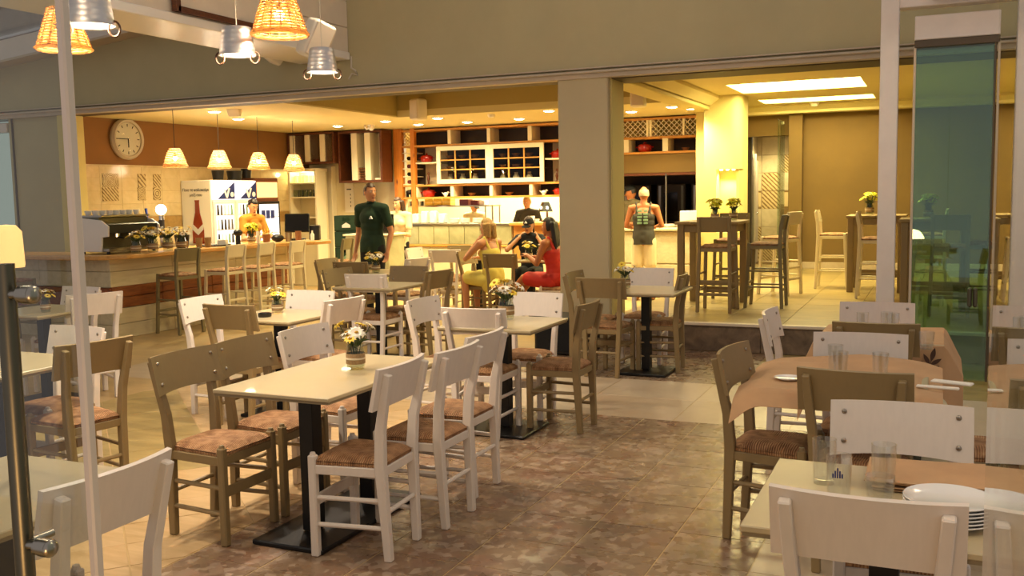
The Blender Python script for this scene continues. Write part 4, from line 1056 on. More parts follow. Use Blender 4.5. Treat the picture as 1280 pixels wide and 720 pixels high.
# ------------------------------------------------------------------ things on the bar
BZ = 1.0
em = thing('espresso_machine', 'white-sided espresso machine with a cup rail at the bar corner', 'coffee machine', (-9.17, 8.78, BZ), 0)
side = [(-.25, .03), (.14, .03), (.16, .20), (.26, .21), (.27, .33), (.16, .40), (-.25, .44)]
for x in (-.40, .40): MB().prism([(p[0], p[1]) for p in side], x-.012, x+.012, 'x', .004).build('side_panel', 'white_gloss', em)
MB().span((-.39, -.24, .03), (.39, .10, .44), .01).build('body', 'brushed_steel', em)
MB().span((-.39, .10, .24), (.39, .25, .36), .01).build('group_head_box', 'black_plastic', em)
MB().span((-.39, .10, .03), (.39, .24, .07), .006).build('drip_tray', 'steel', em)
for x in (-.2, .0, .2): MB().cyl((x, .18, .2), (x, .18, .24), .035).build('group_head', 'chrome', em); MB().cyl((x, .18, .2), (x, .32, .185), .012, None, 8).build('portafilter', 'black_plastic', em)
for x, y in ((-.36, -.2), (.36, -.2), (-.36, .2), (.36, .2)): MB().cyl((x, y, 0), (x, y, .035), .02).build('foot', 'black_plastic', em)
MB().span((-.38, -.23, .44), (.38, .14, .46)).build('cup_rail', 'steel', em)
em.rotation_euler = (0, 0, -PI/2)
cup = MB().lathe([(0, 0), (.024, 0), (.036, .03), (.039, .055), (.036, .055), (.03, .02), (0, .006)], 16).mesh('cup', 'porcelain', True)
for k in range(14):
    v = Matrix.Rotation(-PI/2, 3, 'Z') @ Vector((-.32+.105*(k % 7), -.15+.13*(k//7), .461))
    o = ob('coffee_cup', cup, None, (-9.17+v.x, 8.78+v.y, BZ+v.z)); o.rotation_euler = (0, 0, k)
    tag(o, ORD[k % 7]+' white cup from the bar corner, '+('rear', 'front')[k//7]+' row on the espresso machine', 'cup', 'cups on the espresso machine')
bt = thing('beer_tap', 'beer tap column with a white glowing ball on top', 'beer tap', (-9.7, 10.05, .0))
MB().cyl((0, 0, 0), (0, 0, 1.0), .05).build('plinth', 'steel', bt)
MB().cyl((0, 0, 1.0), (0, 0, 1.42), .035, .035, 20).build('column', 'chrome', bt, smooth=True)
MB().cyl((0, -.001, 1.12), (0, -.001, 1.36), .0365, None, 20).build('label_wrap', 'print_ink', bt, smooth=True)
MB().ball((0, 0, 1.50), .072, 18, 12).build('ball', 'ball_lamp', bt, smooth=True)
MB().cyl((-.03, -.02, 1.33), (-.2, -.06, 1.33), .014).build('spout', 'chrome', bt); MB().cyl((-.19, -.06, 1.33), (-.21, -.06, 1.52), .012, .02).build('tap_lever', 'print_blue', bt)
BARJ = [(-8.74, 8.62, .9, JY), (-8.73, 8.88, 1.0, JC), (-8.74, 9.14, 1.0, JY), (-8.75, 9.38, .95, JC)]
for k, (x, y, s, J) in enumerate(BARJ): clone(J, (x, y, BZ), k*1.3, ['jar of yellow daisies beside the espresso machine', 'tall jar of cream daisies, bar corner', 'jar of cream daisies next to the black ice bucket', 'low jar of yellow daisies on the bar edge'][k], None, s*1.5)
def pot(nm, mat, r0, r1, h, loc, label, cat, n=20):
    return tag(MB().lathe([(0, 0), (r0, 0), (r1, h), (r1-.006, h), (r0-.004, .01), (0, .01)], n).build(nm, mat, None, loc, smooth=True), label, cat)
pot('ice_bucket', 'black_plastic', .075, .10, .17, (-9.05, 9.72, BZ), 'black bucket on the bar behind the daisy jars', 'bucket')
pot('paper_cup', 'burlap', .032, .042, .10, (-8.86, 9.56, BZ), 'short kraft paper cup on the bar edge', 'cup')
pot('paper_cup', 'burlap', .036, .046, .13, (-8.82, 9.78, BZ), 'tall kraft paper cup on the bar edge', 'cup')
pot('paper_cup', 'burlap', .036, .046, .13, (-8.80, 9.92, BZ), 'tall kraft paper cup beside the black tray', 'cup')
tr_ = tag(MB().lathe([(0, 0), (.19, 0), (.21, .02), (.205, .022), (.185, .006), (0, .006)], 28).build('serving_tray', 'black_plastic', None, (-8.92, 10.2, BZ), smooth=True), 'round black tray on the bar holding a white napkin block', 'tray')
tag(MB().box((0, 0, .04), (.12, .09, .075), .006).build('napkin_block', 'paper_white', None, (-8.86, 10.28, BZ+.007), .3), 'white napkin block on the black tray', 'napkins')
jg = thing('drinks_shaker', 'dark shaker jug with a round lid on the bar', 'jug', (-8.80, 10.52, BZ))
MB().cyl((0, 0, 0), (0, 0, .13), .035, .03, 16).build('body', 'black_plastic', jg, smooth=True); MB().ball((0, 0, .165), (.062, .062, .05), 16, 10).build('lid', 'black_plastic', jg, smooth=True)
clone(JA, (-8.76, 10.75, BZ), 1, 'jar of lime-yellow blossoms in front of the fridges', None, 1.3)
pot('terracotta_pot', 'clay', .045, .06, .12, (-8.72, 11.03, BZ), 'terracotta pot with dry twigs on the bar', 'plant pot')
tw = MB(); random.seed(5)
for k in range(10): a = k*.63; tw.tube([(0, 0, 0), (.03*math.cos(a), .03*math.sin(a), .10), (.07*math.cos(a), .07*math.sin(a), .14+.05*random.random())], .004, 4)
tag(tw.build('dry_twigs', 'petal_yellow', None, (-8.72, 11.03, BZ+.012)), 'spray of dry twigs in the terracotta pot', 'twigs')
tag(MB().cyl((0, 0, 0), (0, 0, .17), .028, .022, 14).build('white_bottle', 'porcelain', None, (-8.76, 10.9, BZ), smooth=True), 'slim white bottle between lime jar and terracotta pot', 'bottle')
ps = thing('till_screen', 'black touch-screen till with its back to the room', 'till', (-8.62, 11.62, BZ), .5)
MB().box((0, 0, .02), (.22, .2, .03), .01).build('stand', 'black_plastic', ps); MB().box((0, .03, .13), (.05, .05, .22), .01).build('neck', 'black_plastic', ps)
MB().box((0, 0, .26), (.36, .035, .28), .012, (-.25, 0, 0)).build('screen', 'tv_dark', ps)
tag(MB().box((0, 0, .11), (.15, .12, .22), .012).build('receipt_printer', 'black_plastic', None, (-8.44, 11.80, BZ), .4), 'black receipt printer at the bar end', 'printer')
pot('steel_cup', 'steel', .04, .05, .13, (-8.58, 11.35, BZ), 'steel cup beside the till', 'cup'); pot('straw_pot', 'clay', .04, .045, .15, (-8.46, 11.42, BZ), 'brown pot of straws on the bar end', 'pot')
tag(MB().lathe([(0, 0), (.028, 0), (.03, .09), (.012, .12), (.012, .15), (0, .15)], 14).build('white_bottle', 'porcelain', None, (-8.36, 11.62, BZ), smooth=True), 'small white bottle at the bar end', 'bottle')
tag(MB().ball((0, 0, .055), (.10, .08, .055), 16, 8).build('card_reader', 'black_plastic', None, (-8.72, 11.28, BZ), smooth=True), 'rounded black card reader on the bar', 'card reader')
pot('glass_cup', 'porcelain', .032, .042, .11, (-10.9, 8.35, BZ), 'white mug on the short arm of the bar', 'mug')
tag(MB().box((0, 0, .04), (.16, .12, .08), .02).build('black_pouch', 'black_plastic', None, (-10.9, 8.58, BZ), .3), 'small black pouch behind the white mug', 'pouch')
# pendants over the bar
WB = make_wicker('wicker_pendant', .065, .15, .225, 10, 12, 20, C0-2.07-.225, 1, 'wicker dome lamps over the bar')
for i, (px_, lab) in enumerate(((219, 'wicker dome lamp over the bar, nearest the wall clock'), (275, 'wicker dome lamp over the bar, above the bottle poster'), (324, 'wicker dome lamp over the bar, above the fridges'), (367, 'wicker dome lamp over the bar, below the lattice cabinet'))):
    p = at(px_, 209, X=-9.2); clone(WB, (-9.2, 9.83+.85*i, 2.07), i, lab, 'wicker dome lamps over the bar')
# clock
ck = thing('wall_clock', 'large round wall clock with a pale grey rim on the brown bar wall', 'clock', tuple(at(158, 174, X=-10.98)))
ck.rotation_euler = (0, PI/2, 0); ck.location.x = -11.0; ck.scale = (1.12, 1.12, 1.4)
MB().lathe([(0, 0), (.265, 0), (.27, .03), (.25, .06), (.22, .05), (.215, .04)], 40).build('rim', 'trim_taupe', ck, smooth=True)
cf = MB().lathe([(0, .035), (.218, .035), (.218, .03)], 40).build('face', 'paper_white', ck)
m = MB()
for k in range(12): a = k*PI/6; m.box((.18*math.cos(a), .18*math.sin(a), .037), (.035, .010, .003), 0, (0, 0, a))
m.build('hour_marks', 'print_ink', cf)
MB().box((.05, 0, .042), (.12, .012, .004)).build('hand', 'print_ink', ck); MB().box((0, -.08, .045), (.009, .17, .004)).build('hand', 'print_ink', ck)
MB().lathe([(0, .065), (.15, .062), (.225, .052)], 40).build('cover_glass', 'glass_cabinet', ck, smooth=True)

# ------------------------------------------------------------------ fridges along the wall
def text(s, size, mat, parent, loc, rot, align='CENTER', ex=.0015):
    c = bpy.data.curves.new('lettering', 'FONT'); c.body = s; c.size = size; c.align_x = align; c.extrude = ex
    o0 = bpy.data.objects.new('lettering', c); COL.objects.link(o0); dg = bpy.context.evaluated_depsgraph_get()
    me = bpy.data.meshes.new_from_object(o0.evaluated_get(dg)); bpy.data.objects.remove(o0); me.materials.clear(); me.materials.append(MATS[mat])
    o = ob('lettering', me, parent, loc); o.rotation_euler = rot; return o
RX = (PI/2, 0, 0); RS = (PI/2, 0, PI/2)
f1 = thing('drinks_fridge', 'double white drinks fridge with a bottle poster on its side', 'fridge', (-10.68, 12.38, 0))
MB().span((-.32, -.53, .04), (.28, .53, 1.93), .012).build('body', 'white_gloss', f1)
MB().span((-.30, -.50, 0), (.26, .50, .05)).build('plinth', 'black_plastic', f1)
pp = MB().span((-.31, -.538, .5), (.27, -.53, 1.90)).build('poster', 'paper_white', f1)
bo = [(0, 0), (.095, 0), (.10, .06), (.10, .28), (.075, .40), (.04, .52), (.034, .66), (.04, .70), (0, .70)]
bp_ = MB().prism([(-r, z) for r, z in bo[:-1]][::-1] + [(r, z) for r, z in bo[1:-1]], -.546, -.539, 'y').build('bottle_print', 'beer_brown', pp, (.0, 0, .85)); bp_.scale = (1.15, 1, 1.1)
MB().prism([(-.11, 1.16), (0, 1.07), (.11, 1.16), (.11, 1.25), (0, 1.16), (-.11, 1.25)], -.549, -.546, 'y').build('label_print', 'beer_label', pp)
text('Ποιο το καλοκαίρι', .062, 'print_ink', pp, (-.02, -.54, 1.76), RX); text('μαζί σου', .062, 'print_ink', pp, (-.02, -.54, 1.68), RX)
for s in (-1, 1):
    y0 = .265*s
    dr = MB().span((.28, y0-.255, .30), (.31, y0+.255, 1.60), .008).build('door', 'white_gloss', f1)
    MB().span((.309, y0-.20, .36), (.314, y0+.20, 1.55)).build('lit_glass', 'fridge_light', dr)
    for k in range(5):
        MB().span((.313, y0-.20, .45+.23*k), (.316, y0+.20, .462+.23*k)).build('shelf', 'trim_taupe', dr)
    rr = random.Random(9+s)
    for k in range(5):
        for j in range(5):
            if rr.random() < .75: MB().cyl((.318, y0-.17+.08*j, .462+.23*k), (.318, y0-.17+.08*j, .62+.23*k), .022, .014, 8).build('bottle', ['print_ink', 'steel', 'print_green', 'white_gloss'][rr.randrange(4)], dr)
    hd = MB().span((.28, y0-.258, 1.62), (.31, y0+.258, 1.92), .006).build('header_sign', 'sign_white', f1)
    MB().prism([(y0-.16, 1.63), (y0+.25, 1.63), (y0+.25, 1.90)], .310, .314, 'x').build('blue_wedge', 'print_blue', hd)
    MB().prism([(y0-.03, 1.80), (y0+.02, 1.80), (y0+.06, 1.70), (y0+.10, 1.80), (y0+.14, 1.80), (y0+.075, 1.645), (y0+.045, 1.645)], .314, .318, 'x').build('v_logo', 'print_white', hd)
    MB().cyl((.314, y0+.185, 1.70), (.318, y0+.185, 1.70), .04, None, 18).build('dot_logo', 'print_white', hd)
area('fridge_glow', (.36, 0, 1.0), (1.0, 1.2), 6, (.9, .93, 1), (0, PI/2, 0), f1).rotation_euler = (0, -PI/2, 0)
f2 = thing('drinks_fridge', 'dark framed drinks fridge with an orange lit header', 'fridge', (-10.68, 13.24, 0))
MB().span((-.32, -.31, .03), (.26, .31, 1.97), .012).build('body', 'dark_brown_wood', f2)
MB().span((-.30, -.28, 0), (.24, .28, .04)).build('plinth', 'black_plastic', f2)
MB().span((.26, -.27, 1.64), (.28, .27, 1.90), .02).build('header_sign', 'sign_orange', f2)
dr = MB().span((.26, -.30, .28), (.29, .30, 1.58), .008).build('door', 'black_plastic', f2)
MB().span((.289, -.25, .34), (.294, .25, 1.53)).build('lit_glass', 'fridge_light', dr)
for k in range(4): MB().span((.293, -.25, .5+.27*k), (.297, .25, .512+.27*k)).build('shelf', 'trim_taupe', dr)
for j in range(3): MB().box((.298, -.16+.12*j, 1.36), (.012, .09, .14)).build('carton', 'print_blue', dr)
# black pots on top of the fridges
for i, (y, r) in enumerate(((12.35, .10), (12.75, .13), (13.05, .09))): pot('black_pot', 'black_plastic', r*.8, r, .16, (-10.68, y, 1.97 if y > 12.93 else 1.932), ['small black pot on the white fridge', 'wide black pot on the white fridge', 'black pot on the dark fridge'][i], 'pot')
# glassware cupboard facing the room
gcab = thing('glassware_cupboard', 'pale open cupboard with shelves of drinking glasses', 'cupboard', (-11.0, 14.62, 0))
gcab.location = (-10.97, 14.62, 0)
MB().span((-.04, .3, 0), (.58, .34, 2.1)).build('back', 'kitchen_white', gcab)
for x in (-.04, .54): MB().span((x, 0, 0), (x+.04, .3, 2.1), .004).build('side', 'divider_white', gcab)
MB().span((-.06, -.02, 2.1), (.60, .34, 2.16), .006).build('top', 'divider_white', gcab)
for z in (1.25, 1.62, 1.88): MB().span((0, 0, z), (.54, .3, z+.025), .003).build('shelf', 'divider_white', gcab)
MB().span((0, .02, 0), (.54, .3, 1.1)).build('base', 'kitchen_white', gcab)
gs = MB().lathe([(0, 0), (.03, 0), (.034, .13), (.031, .13), (.028, .01), (0, .01)], 12).mesh('glass', 'jar_glass', True)
for k in range(12): tag(ob('tumbler', gs, None, (-10.97+.05+.085*(k % 6), 14.70+.12*(k//6), 1.645)), ORD[k % 6]+' tumbler from the bar wall, '+('front', 'back')[k//6]+' row, middle cupboard shelf', 'glass', 'tumblers in the cupboard')
for k in range(6): tag(ob('tumbler', gs, None, (-10.97+.05+.085*k, 14.72, 1.905)), ORD[k]+' tumbler from the bar wall on the top cupboard shelf', 'glass', 'tumblers on the cupboard top shelf')
point('cupboard_lamp', (.27, .1, 2.06), 4, WARM, .03, gcab)

# lattice wall cabinet and dark wall cabinet
def cab_box(nm, label, x0, x1, y0, y1, z0, z1, frame, back, t=.035):
    c = thing(nm, label, 'cabinet', (x0, y0, z0)); w_, d_, h_ = x1-x0, y1-y0, z1-z0
    MB().span((0, d_-.02, 0), (w_, d_, h_)).build('back', back, c)
    MB().span((0, 0, 0), (w_, d_, t), .003).build('shelf', frame, c); MB().span((0, 0, h_-t), (w_, d_, h_), .003).build('shelf', frame, c)
    MB().span((0, 0, t), (t, d_, h_-t), .003).build('side', frame, c); MB().span((w_-t, 0, t), (w_, d_, h_-t), .003).build('side', frame, c)
    return c
def lattice(parent, x0, x1, z0, z1, y, mat='pine_shelf', pitch=.07):
    m = MB(); w_, h_ = x1-x0, z1-z0
    n = int((w_+h_)/pitch)+1
    for s in (0, 1):
        for k in range(n):
            o = k*pitch
            a0 = max(0, o-h_); a1 = min(w_, o)
            if a1-a0 < .01: continue
            p0 = (a0, o-a0); p1 = (a1, o-a1)
            if s: p0 = (w_-p0[0], p0[1]); p1 = (w_-p1[0], p1[1])
            m.cyl((x0+p0[0], y+.008*s, z0+p0[1]), (x0+p1[0], y+.008*s, z0+p1[1]), .006, None, 5)
    return m.build('lattice', mat, parent)
c1 = cab_box('lattice_cabinet', 'long wall cabinet with lattice panels between cream dividers', -11.45+.45, -9.98, 14.62, 15.0, 2.24, 2.80, 'dark_brown_wood', 'coffer_paint')
for k in range(3):
    x = .04+.33*k; MB().span((x, .02, .035), (x+.11, .3, .525), .004).build('divider', 'divider_white', c1); lattice(c1, x+.11, x+.33 if k < 2 else .98, .04, .52, .04, 'rattan_dark', .05)
MB().span((.5, .05, .035), (.68, .2, .09), .01).build('dark_box', 'dark_red', c1)
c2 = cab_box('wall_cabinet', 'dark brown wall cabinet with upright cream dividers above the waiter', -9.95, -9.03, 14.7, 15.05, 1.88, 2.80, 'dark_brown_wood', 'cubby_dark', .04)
for x in (.27, .55): MB().span((x, .02, .04), (x+.12, .33, .88), .004).build('divider', 'divider_white', c2)
MB().span((.67, .3, .04), (.88, .33, .88)).build('grey_back', 'trim_taupe', c2)
MB().box((.80, .12, .06), (.16, .1, .03)).build('paper', 'paper_white', c2)
m = MB()
for k in range(5):
    for j in range(3): m.ball((.42+.035*j-.02*k*.3, .1+.02*j, .07+.045*k), (.016, .05, .02), 8, 6)
m.build('rack_bottles', 'clay', c2, smooth=True)
MB().box((.44, .12, .05), (.14, .14, .03)).build('rack_tray', 'dark_brown_wood', c2)
# notice on the wall, crates
nb = thing('wall_notice', 'white paper notice taped to the pale wall over the crates', 'notice', (-10.13, 15.17, 1.35))
MB().box((0, .12, .30), (.20, .006, .62)).build('sheet', 'paper_white', nb)
MB().box((0, .115, .42), (.10, .004, .02)).build('print', 'print_ink', nb)
for k in range(4): MB().box((.03, .115, .32-.07*k), (.012, .004, .035)).build('print', 'print_ink', nb)
sw = thing('light_switch', 'tall slim switch plate on the white wall behind the waiter', 'switch', (-9.55, 15.28, 1.5)); MB().box((0, 0, .1), (.03, .012, .32), .004).build('plate', 'trim_taupe', sw)
cr = None
for k in range(5):
    c = thing('beer_crate', ['lowest', 'second', 'third', 'fourth', 'topmost'][k]+' dark green beer crate of the stack at the bar end', 'crate', (-9.05, 13.6, .265*k), .35, 'stacked beer crates')
    m = MB(); m.span((-.2, -.15, 0), (.2, .15, .02)); m.span((-.2, -.15, 0), (-.18, .15, .26)); m.span((.18, -.15, 0), (.2, .15, .26)); m.span((-.2, .13, 0), (.2, .15, .26))
    m.span((-.2, -.15, 0), (.2, -.13, .17)); m.span((-.2, -.15, .17), (-.06, -.13, .26)); m.span((.06, -.15, .17), (.2, -.13, .26)); m.span((-.06, -.15, .235), (.06, -.13, .26))
    m.build('box', 'crate_green', c)
    MB().prism([(-.07, .06), (.07, .06), (.07, .10), (.04, .12), (0, .145), (-.04, .12), (-.07, .10)], -.154, -.150, 'y').build('emblem', 'beer_label' if k == 4 else 'print_green', c)
# hostess desk
hd = thing('host_desk', 'grey stone host desk with a dark screen behind the waiter', 'desk', (-8.35, 13.3, 0))
MB().box((0, 0, .5), (.8, .5, 1.0), .01).build('body', 'panel_steel', hd); MB().box((0, 0, 1.015), (.86, .56, .03), .006).build('top', 'kitchen_white', hd)
MB().box((.16, .05, 1.19), (.34, .04, .30), .01).build('screen', 'tv_dark', hd); MB().box((.16, .08, 1.05), (.16, .12, .04), .006).build('screen_foot', 'tv_dark', hd)

# ------------------------------------------------------------------ the big shelf wall over the kitchen pass
SY, SB = 15.1, 15.5                                    # front and back of the shelves
def sx(px_, py_=200): return at(px_, py_, Y=SY).x
def sz(py_, px_=600): return at(px_, py_, Y=SY).z
sh = thing('shelf_wall', 'pine shelf wall with dark and white cubbies over the kitchen pass', 'shelf', (0, 0, 0))
X0, X1 = sx(493), sx(503); XR = -3.45
ZT, Z1, Z2, Z3 = 2.80, 2.52, 1.82, 1.60                # shelf heights: top, under first row, under the cupboards, lowest
for a, b in ((X0, X1), (sx(514), sx(519))): MB().span((a, SY-.03, 0 if a == X0 else Z3-.5), (b, SY+.07, 2.84), .006).build('post', 'pine', sh)
for z in (ZT, Z1, Z2, Z3): MB().span((X1 if z != Z3 else X0, SY-.01, z-.035), (-5.5, SB, z), .004).build('shelf', 'pine_shelf', sh)
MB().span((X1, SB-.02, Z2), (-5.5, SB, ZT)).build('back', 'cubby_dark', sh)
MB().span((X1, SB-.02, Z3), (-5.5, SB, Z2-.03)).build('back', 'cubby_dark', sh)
LX = sx(519)
def divider(px0, px1, z0, z1): MB().span((sx(px0), SY, z0), (sx(px1), SB-.02, z1), .004).build('divider', 'divider_white', sh)
for a, b in ((560, 564), (609, 613), (660, 665)): divider(a, b, Z1, ZT-.035)
for a, b in ((519, 521),): divider(a, b, Z3, Z2-.035)
for a, b in ((562, 566), (611, 615), (661, 665)): divider(a, b, Z3, Z2-.035)
# white-backed bays at either end of the cupboards
for a, b in ((519, 547), (681, 712)):
    MB().span((sx(a), SB-.03, Z2), (sx(b), SB-.022, Z1-.035)).build('bay_back', 'trim_taupe', sh)
    MB().span((sx(a), SY+.01, 2.19), (sx(b), SB-.03, 2.215), .003).build('shelf', 'divider_white', sh)
# bottle cubbies of the narrow bay
for k in range(5): MB().span((X1, SY, Z2+.0+.14*k), (LX-.05, SB-.02, Z2+.018+.14*k), .003).build('shelf', 'divider_white', sh)
lattice(sh, X1+.01, LX-.06, Z1+.01, ZT-.04, SY+.02, 'pine_shelf', .06)
# glazed cupboards
def cupboard(a, b, label):
    x0, x1 = sx(a), sx(b); z0, z1 = Z2+.005, Z1-.04
    c = thing('glazed_cupboard', label, 'cupboard', (x0, SY-.02, z0)); w_, h_ = x1-x0, z1-z0; f = .075
    for lo, hi in (((0, -.03, 0), (w_, 0, f)), ((0, -.03, h_-f), (w_, 0, h_)), ((0, -.03, f), (f, 0, h_-f)), ((w_-f, -.03, f), (w_, 0, h_-f))): MB().span(lo, hi, .004).build('frame', 'divider_white', c)
    for k in (1, 2):
        x = f+(w_-2*f)*k/3; MB().span((x-.012, -.025, f), (x+.012, -.005, h_-f)).build('muntin', 'pine_shelf', c)
        z = f+(h_-2*f)*k/3; MB().span((f, -.024, z-.010), (w_-f, -.006, z+.010)).build('muntin', 'pine_shelf', c)
    for i in range(3):
        for j in range(3):
            MB().span((f+(w_-2*f)*i/3+.012, -.016, f+(h_-2*f)*j/3+.01), (f+(w_-2*f)*(i+1)/3-.012, -.012, f+(h_-2*f)*(j+1)/3-.01)).build('pane', 'glass_cabinet', c)
    for k in (1, 2): z = f+(h_-2*f)*k/3; MB().span((.02, .02, z-.01), (w_-.02, .36, z)).build('inner_shelf', 'cubby_dark', c)
    return c
cl = cupboard(547, 613, 'white framed glazed cupboard beside the red pot bay'); crr = cupboard(613, 681, 'white framed glazed cupboard next to the square column')
bowl = MB().lathe([(0, 0), (.03, 0), (.07, .05), (.075, .06), (.07, .06), (.03, .012), (0, .01)], 16).mesh('bowl', 'clay', True)
jug = MB().lathe([(0, 0), (.05, 0), (.06, .05), (.05, .11), (.03, .14), (.035, .17), (.03, .17), (0, .13)], 16).mesh('jug', 'trim_taupe', True)
for c, ab in ((cl, 'left'), (crr, 'column-side')):
    b0 = c.location; w_ = .8
    for i in range(3):
        for j in range(3):
            me = jug if j == 0 else bowl
            tag(ob('jug' if j == 0 else 'bowl', me, None, (b0.x+.18+.245*i, SY+.13, b0.z+[.0, .245, .431][j]+.005)), ORD[i]+(' pale jug from the red pot bay, ' if j == 0 else ' clay bowl from the red pot bay, '+('lower', 'upper')[j-1]+' shelf, ')+('cupboard beside that bay' if c is cl else 'cupboard next to the column'), 'jug' if j == 0 else 'bowl', 'pottery in the glazed cupboards')
def make_pot():
    t = empty('enamel_pot'); t['category'] = 'pot'
    MB().lathe([(0, 0), (.075, 0), (.098, .03), (.10, .075), (.095, .085), (0, .085)], 24).build('body', 'red_enamel', t, smooth=True)
    l_ = MB().lathe([(.10, .085), (.10, .092), (.07, .112), (.02, .12), (0, .12)], 24).build('lid', 'red_enamel', t, smooth=True)
    MB().ball((0, 0, .132), (.018, .018, .014), 10, 8).build('knob', 'red_enamel', l_, smooth=True)
    for s in (-1, 1): MB().box((.11*s, 0, .07), (.035, .05, .014), .006).build('handle', 'red_enamel', t)
    return t
PT = make_pot()
def redpot(px_, z, lab, s=1, Y=15.25, dark=False): return clone(PT, (at(px_, 200, Y=Y).x, Y, z), .2, lab, 'red enamel pots on the shelves', s)
redpot(533.5, 2.216, 'red enamel pot on the white bay shelf beside the cupboard', 1.15)
redpot(535, Z3+.001, 'red enamel pot on the lowest shelf, under the dark figurine', 1.15)
redpot(697, 2.216, 'red enamel pot in the bay next to the column', 1.1)
redpot(699, Z3+.001, 'red enamel pot on the lowest shelf next to the column', 1.0)
fig = MB().lathe([(0, 0), (.035, 0), (.03, .01), (.012, .02), (.02, .06), (.028, .10), (.02, .15), (.012, .17), (.02, .19), (.016, .215), (0, .225)], 14)
fme = fig.mesh('figurine', 'dark_brown_wood', True)
tag(ob('figurine', fme, None, (at(535, 200, Y=15.25).x, 15.25, Z2+.001)), 'dark carved figurine below the red pot bay shelf', 'figurine')
tag(ob('figurine', fme, None, (at(696, 200, Y=15.25).x, 15.25, Z2+.001)), 'dark carved figurine in the bay next to the column', 'figurine')
def animal(nm, mat, s, px_, z, label, cat):
    m = MB(); m.ball((0, 0, .07), (.06, .03, .035), 14, 10); m.ball((.06, 0, .09), (.03, .025, .028), 12, 8)
    for x in (-.035, .035):
        for y in (-.016, .016): m.cyl((x, y, 0), (x, y, .06), .012, .014, 8)
    m.capsule((.08, 0, .085), (.10, 0, .03), .01, .006, 8)
    for y in (-.03, .03): m.ball((.045, y, .095), (.006, .016, .022), 8, 6)
    o = m.build(nm, mat, None, (at(px_, 200, Y=15.2).x, 15.2, z), smooth=True); o.scale = (s,)*3; return tag(o, label, cat)
animal('elephant_figure', 'black_plastic', 1.3, 511, Z3+.001, 'small black elephant on the lowest shelf beside the pine post', 'figurine')
def bird(px_, label):
    m = MB(); m.ball((0, 0, .045), (.05, .03, .035), 14, 8); m.ball((.05, 0, .075), .02, 10, 8); m.cyl((.065, 0, .075), (.085, 0, .07), .007, .001, 6); m.capsule((-.04, 0, .05), (-.075, 0, .075), .012, .006, 8); m.cyl((0, 0, 0), (0, 0, .02), .025)
    return tag(m.build('bird_figure', 'porcelain', None, (at(px_, 200, Y=15.2).x, 15.2, Z3+.001), smooth=True), label, 'figurine')
bird(556, 'small white bird figure beside the red pot, lowest shelf'); bird(679, 'small white bird figure near the column, lowest shelf')
for i, px_ in enumerate((589, 636)): tag(ob('bowl', bowl, None, (at(px_, 200, Y=15.3).x, 15.3, Z3+.001)), ['clay bowl in the dark bay below the left cupboard', 'clay bowl in the dark bay below the column-side cupboard'][i], 'bowl')
for k in range(4):
    tag(MB().lathe([(0, 0), (.035, 0), (.037, .13), (.014, .19), (.014, .25), (0, .25)], 14).build('wine_bottle', ['dark_red', 'window_dark'][k % 2], None, (at(509.5, 200, Y=15.1).x, 15.13, Z2+.055+.14*k), smooth=True), ['wine bottle in the lowest bottle cubby', 'wine bottle in the second bottle cubby', 'wine bottle in the third bottle cubby', 'wine bottle in the top bottle cubby'][k], 'bottle', 'bottles in the cubbies')
    bpy.data.objects[-1] if False else None
for o in [o for o in COL.objects if o.name.startswith('wine_bottle')]: o.rotation_euler = (-PI/2, 0, 0)
# right part behind the column: lattice row, dark row, plaster hood
s2 = thing('shelf_wall', 'pine shelf with lattice fronts above the dark kitchen hatch', 'shelf', (0, 0, 0))
XA = -5.5
for z in (ZT, 2.50, 2.26): MB().span((XA, SY-.01, z-.035), (XR, SB, z), .004).build('shelf', 'pine_shelf', s2)
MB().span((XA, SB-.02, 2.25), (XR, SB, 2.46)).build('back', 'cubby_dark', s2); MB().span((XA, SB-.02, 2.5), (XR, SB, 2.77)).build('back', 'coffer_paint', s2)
lattice(s2, XA, XR, 2.50, 2.765, SY+.01, 'divider_white', .085)
for a in (812, 853, 808): MB().span((sx(a), SY-.005, 2.5 if a != 808 else 2.5), (sx(a)+.035, SB-.02, 2.765), .003).build('divider', 'divider_white', s2)
for a, b in ((778.5, 786), (828, 835)): MB().span((sx(a), SY, 2.26), (sx(b), SB-.02, 2.465), .003).build('divider', 'divider_white', s2)
redpot(806, 2.261, 'red enamel pot above the dark kitchen hatch', 1.15); tag(ob('bowl', bowl, None, (at(857, 185, Y=15.25).x, 15.25, 2.261)), 'clay bowl above the dark kitchen hatch', 'bowl').scale = (.9,)*3
structure(MB().span((XA, SY+.02, 1.92), (XR, SB, 2.225), .006).build('wall_hood', 'brown_plaster'))
structure(MB().span((XA, SY+.0, 1.88), (XR, SB, 1.92), .004).build('trim_18', 'dark_brown_wood'))
for z in (.0,): structure(MB().span((XR-.02, SY-.1, 0), (-3.2, SB, C0), .004).build('wall_hatch_side', 'yellow_paint'))

# ------------------------------------------------------------------ kitchen pass counter
kc = thing('kitchen_counter', 'kitchen pass counter with brushed steel panels over a cream front', 'counter', (0, 0, 0))
KY = 14.75; xa, xb = at(505, 290, Y=KY).x, at(640, 290, Y=KY).x
MB().span((xa, KY+.02, 0), (xb, KY+.7, 1.10)).build('body', 'kitchen_white', kc)
MB().span((xa-.02, KY-.02, 1.10), (xb, KY+.72, 1.135), .005).build('top', 'steel', kc)
n = 7
for k in range(n):
    a = xa+(xb-xa)*k/n; MB().span((a+.006, KY-.005, .78), (a+(xb-xa)/n-.006, KY+.02, 1.09), .004).build('steel_panel', 'panel_steel', kc)
MB().span((xa, KY-.03, .735), (xb, KY+.02, .775), .006).build('rail', 'pine_shelf', kc)
for k in range(4): a = xa+(xb-xa)*k/4; MB().span((a+.004, KY, .05), (a+(xb-xa)/4-.004, KY+.02, .73), .004).build('front_panel', 'kitchen_white', kc)
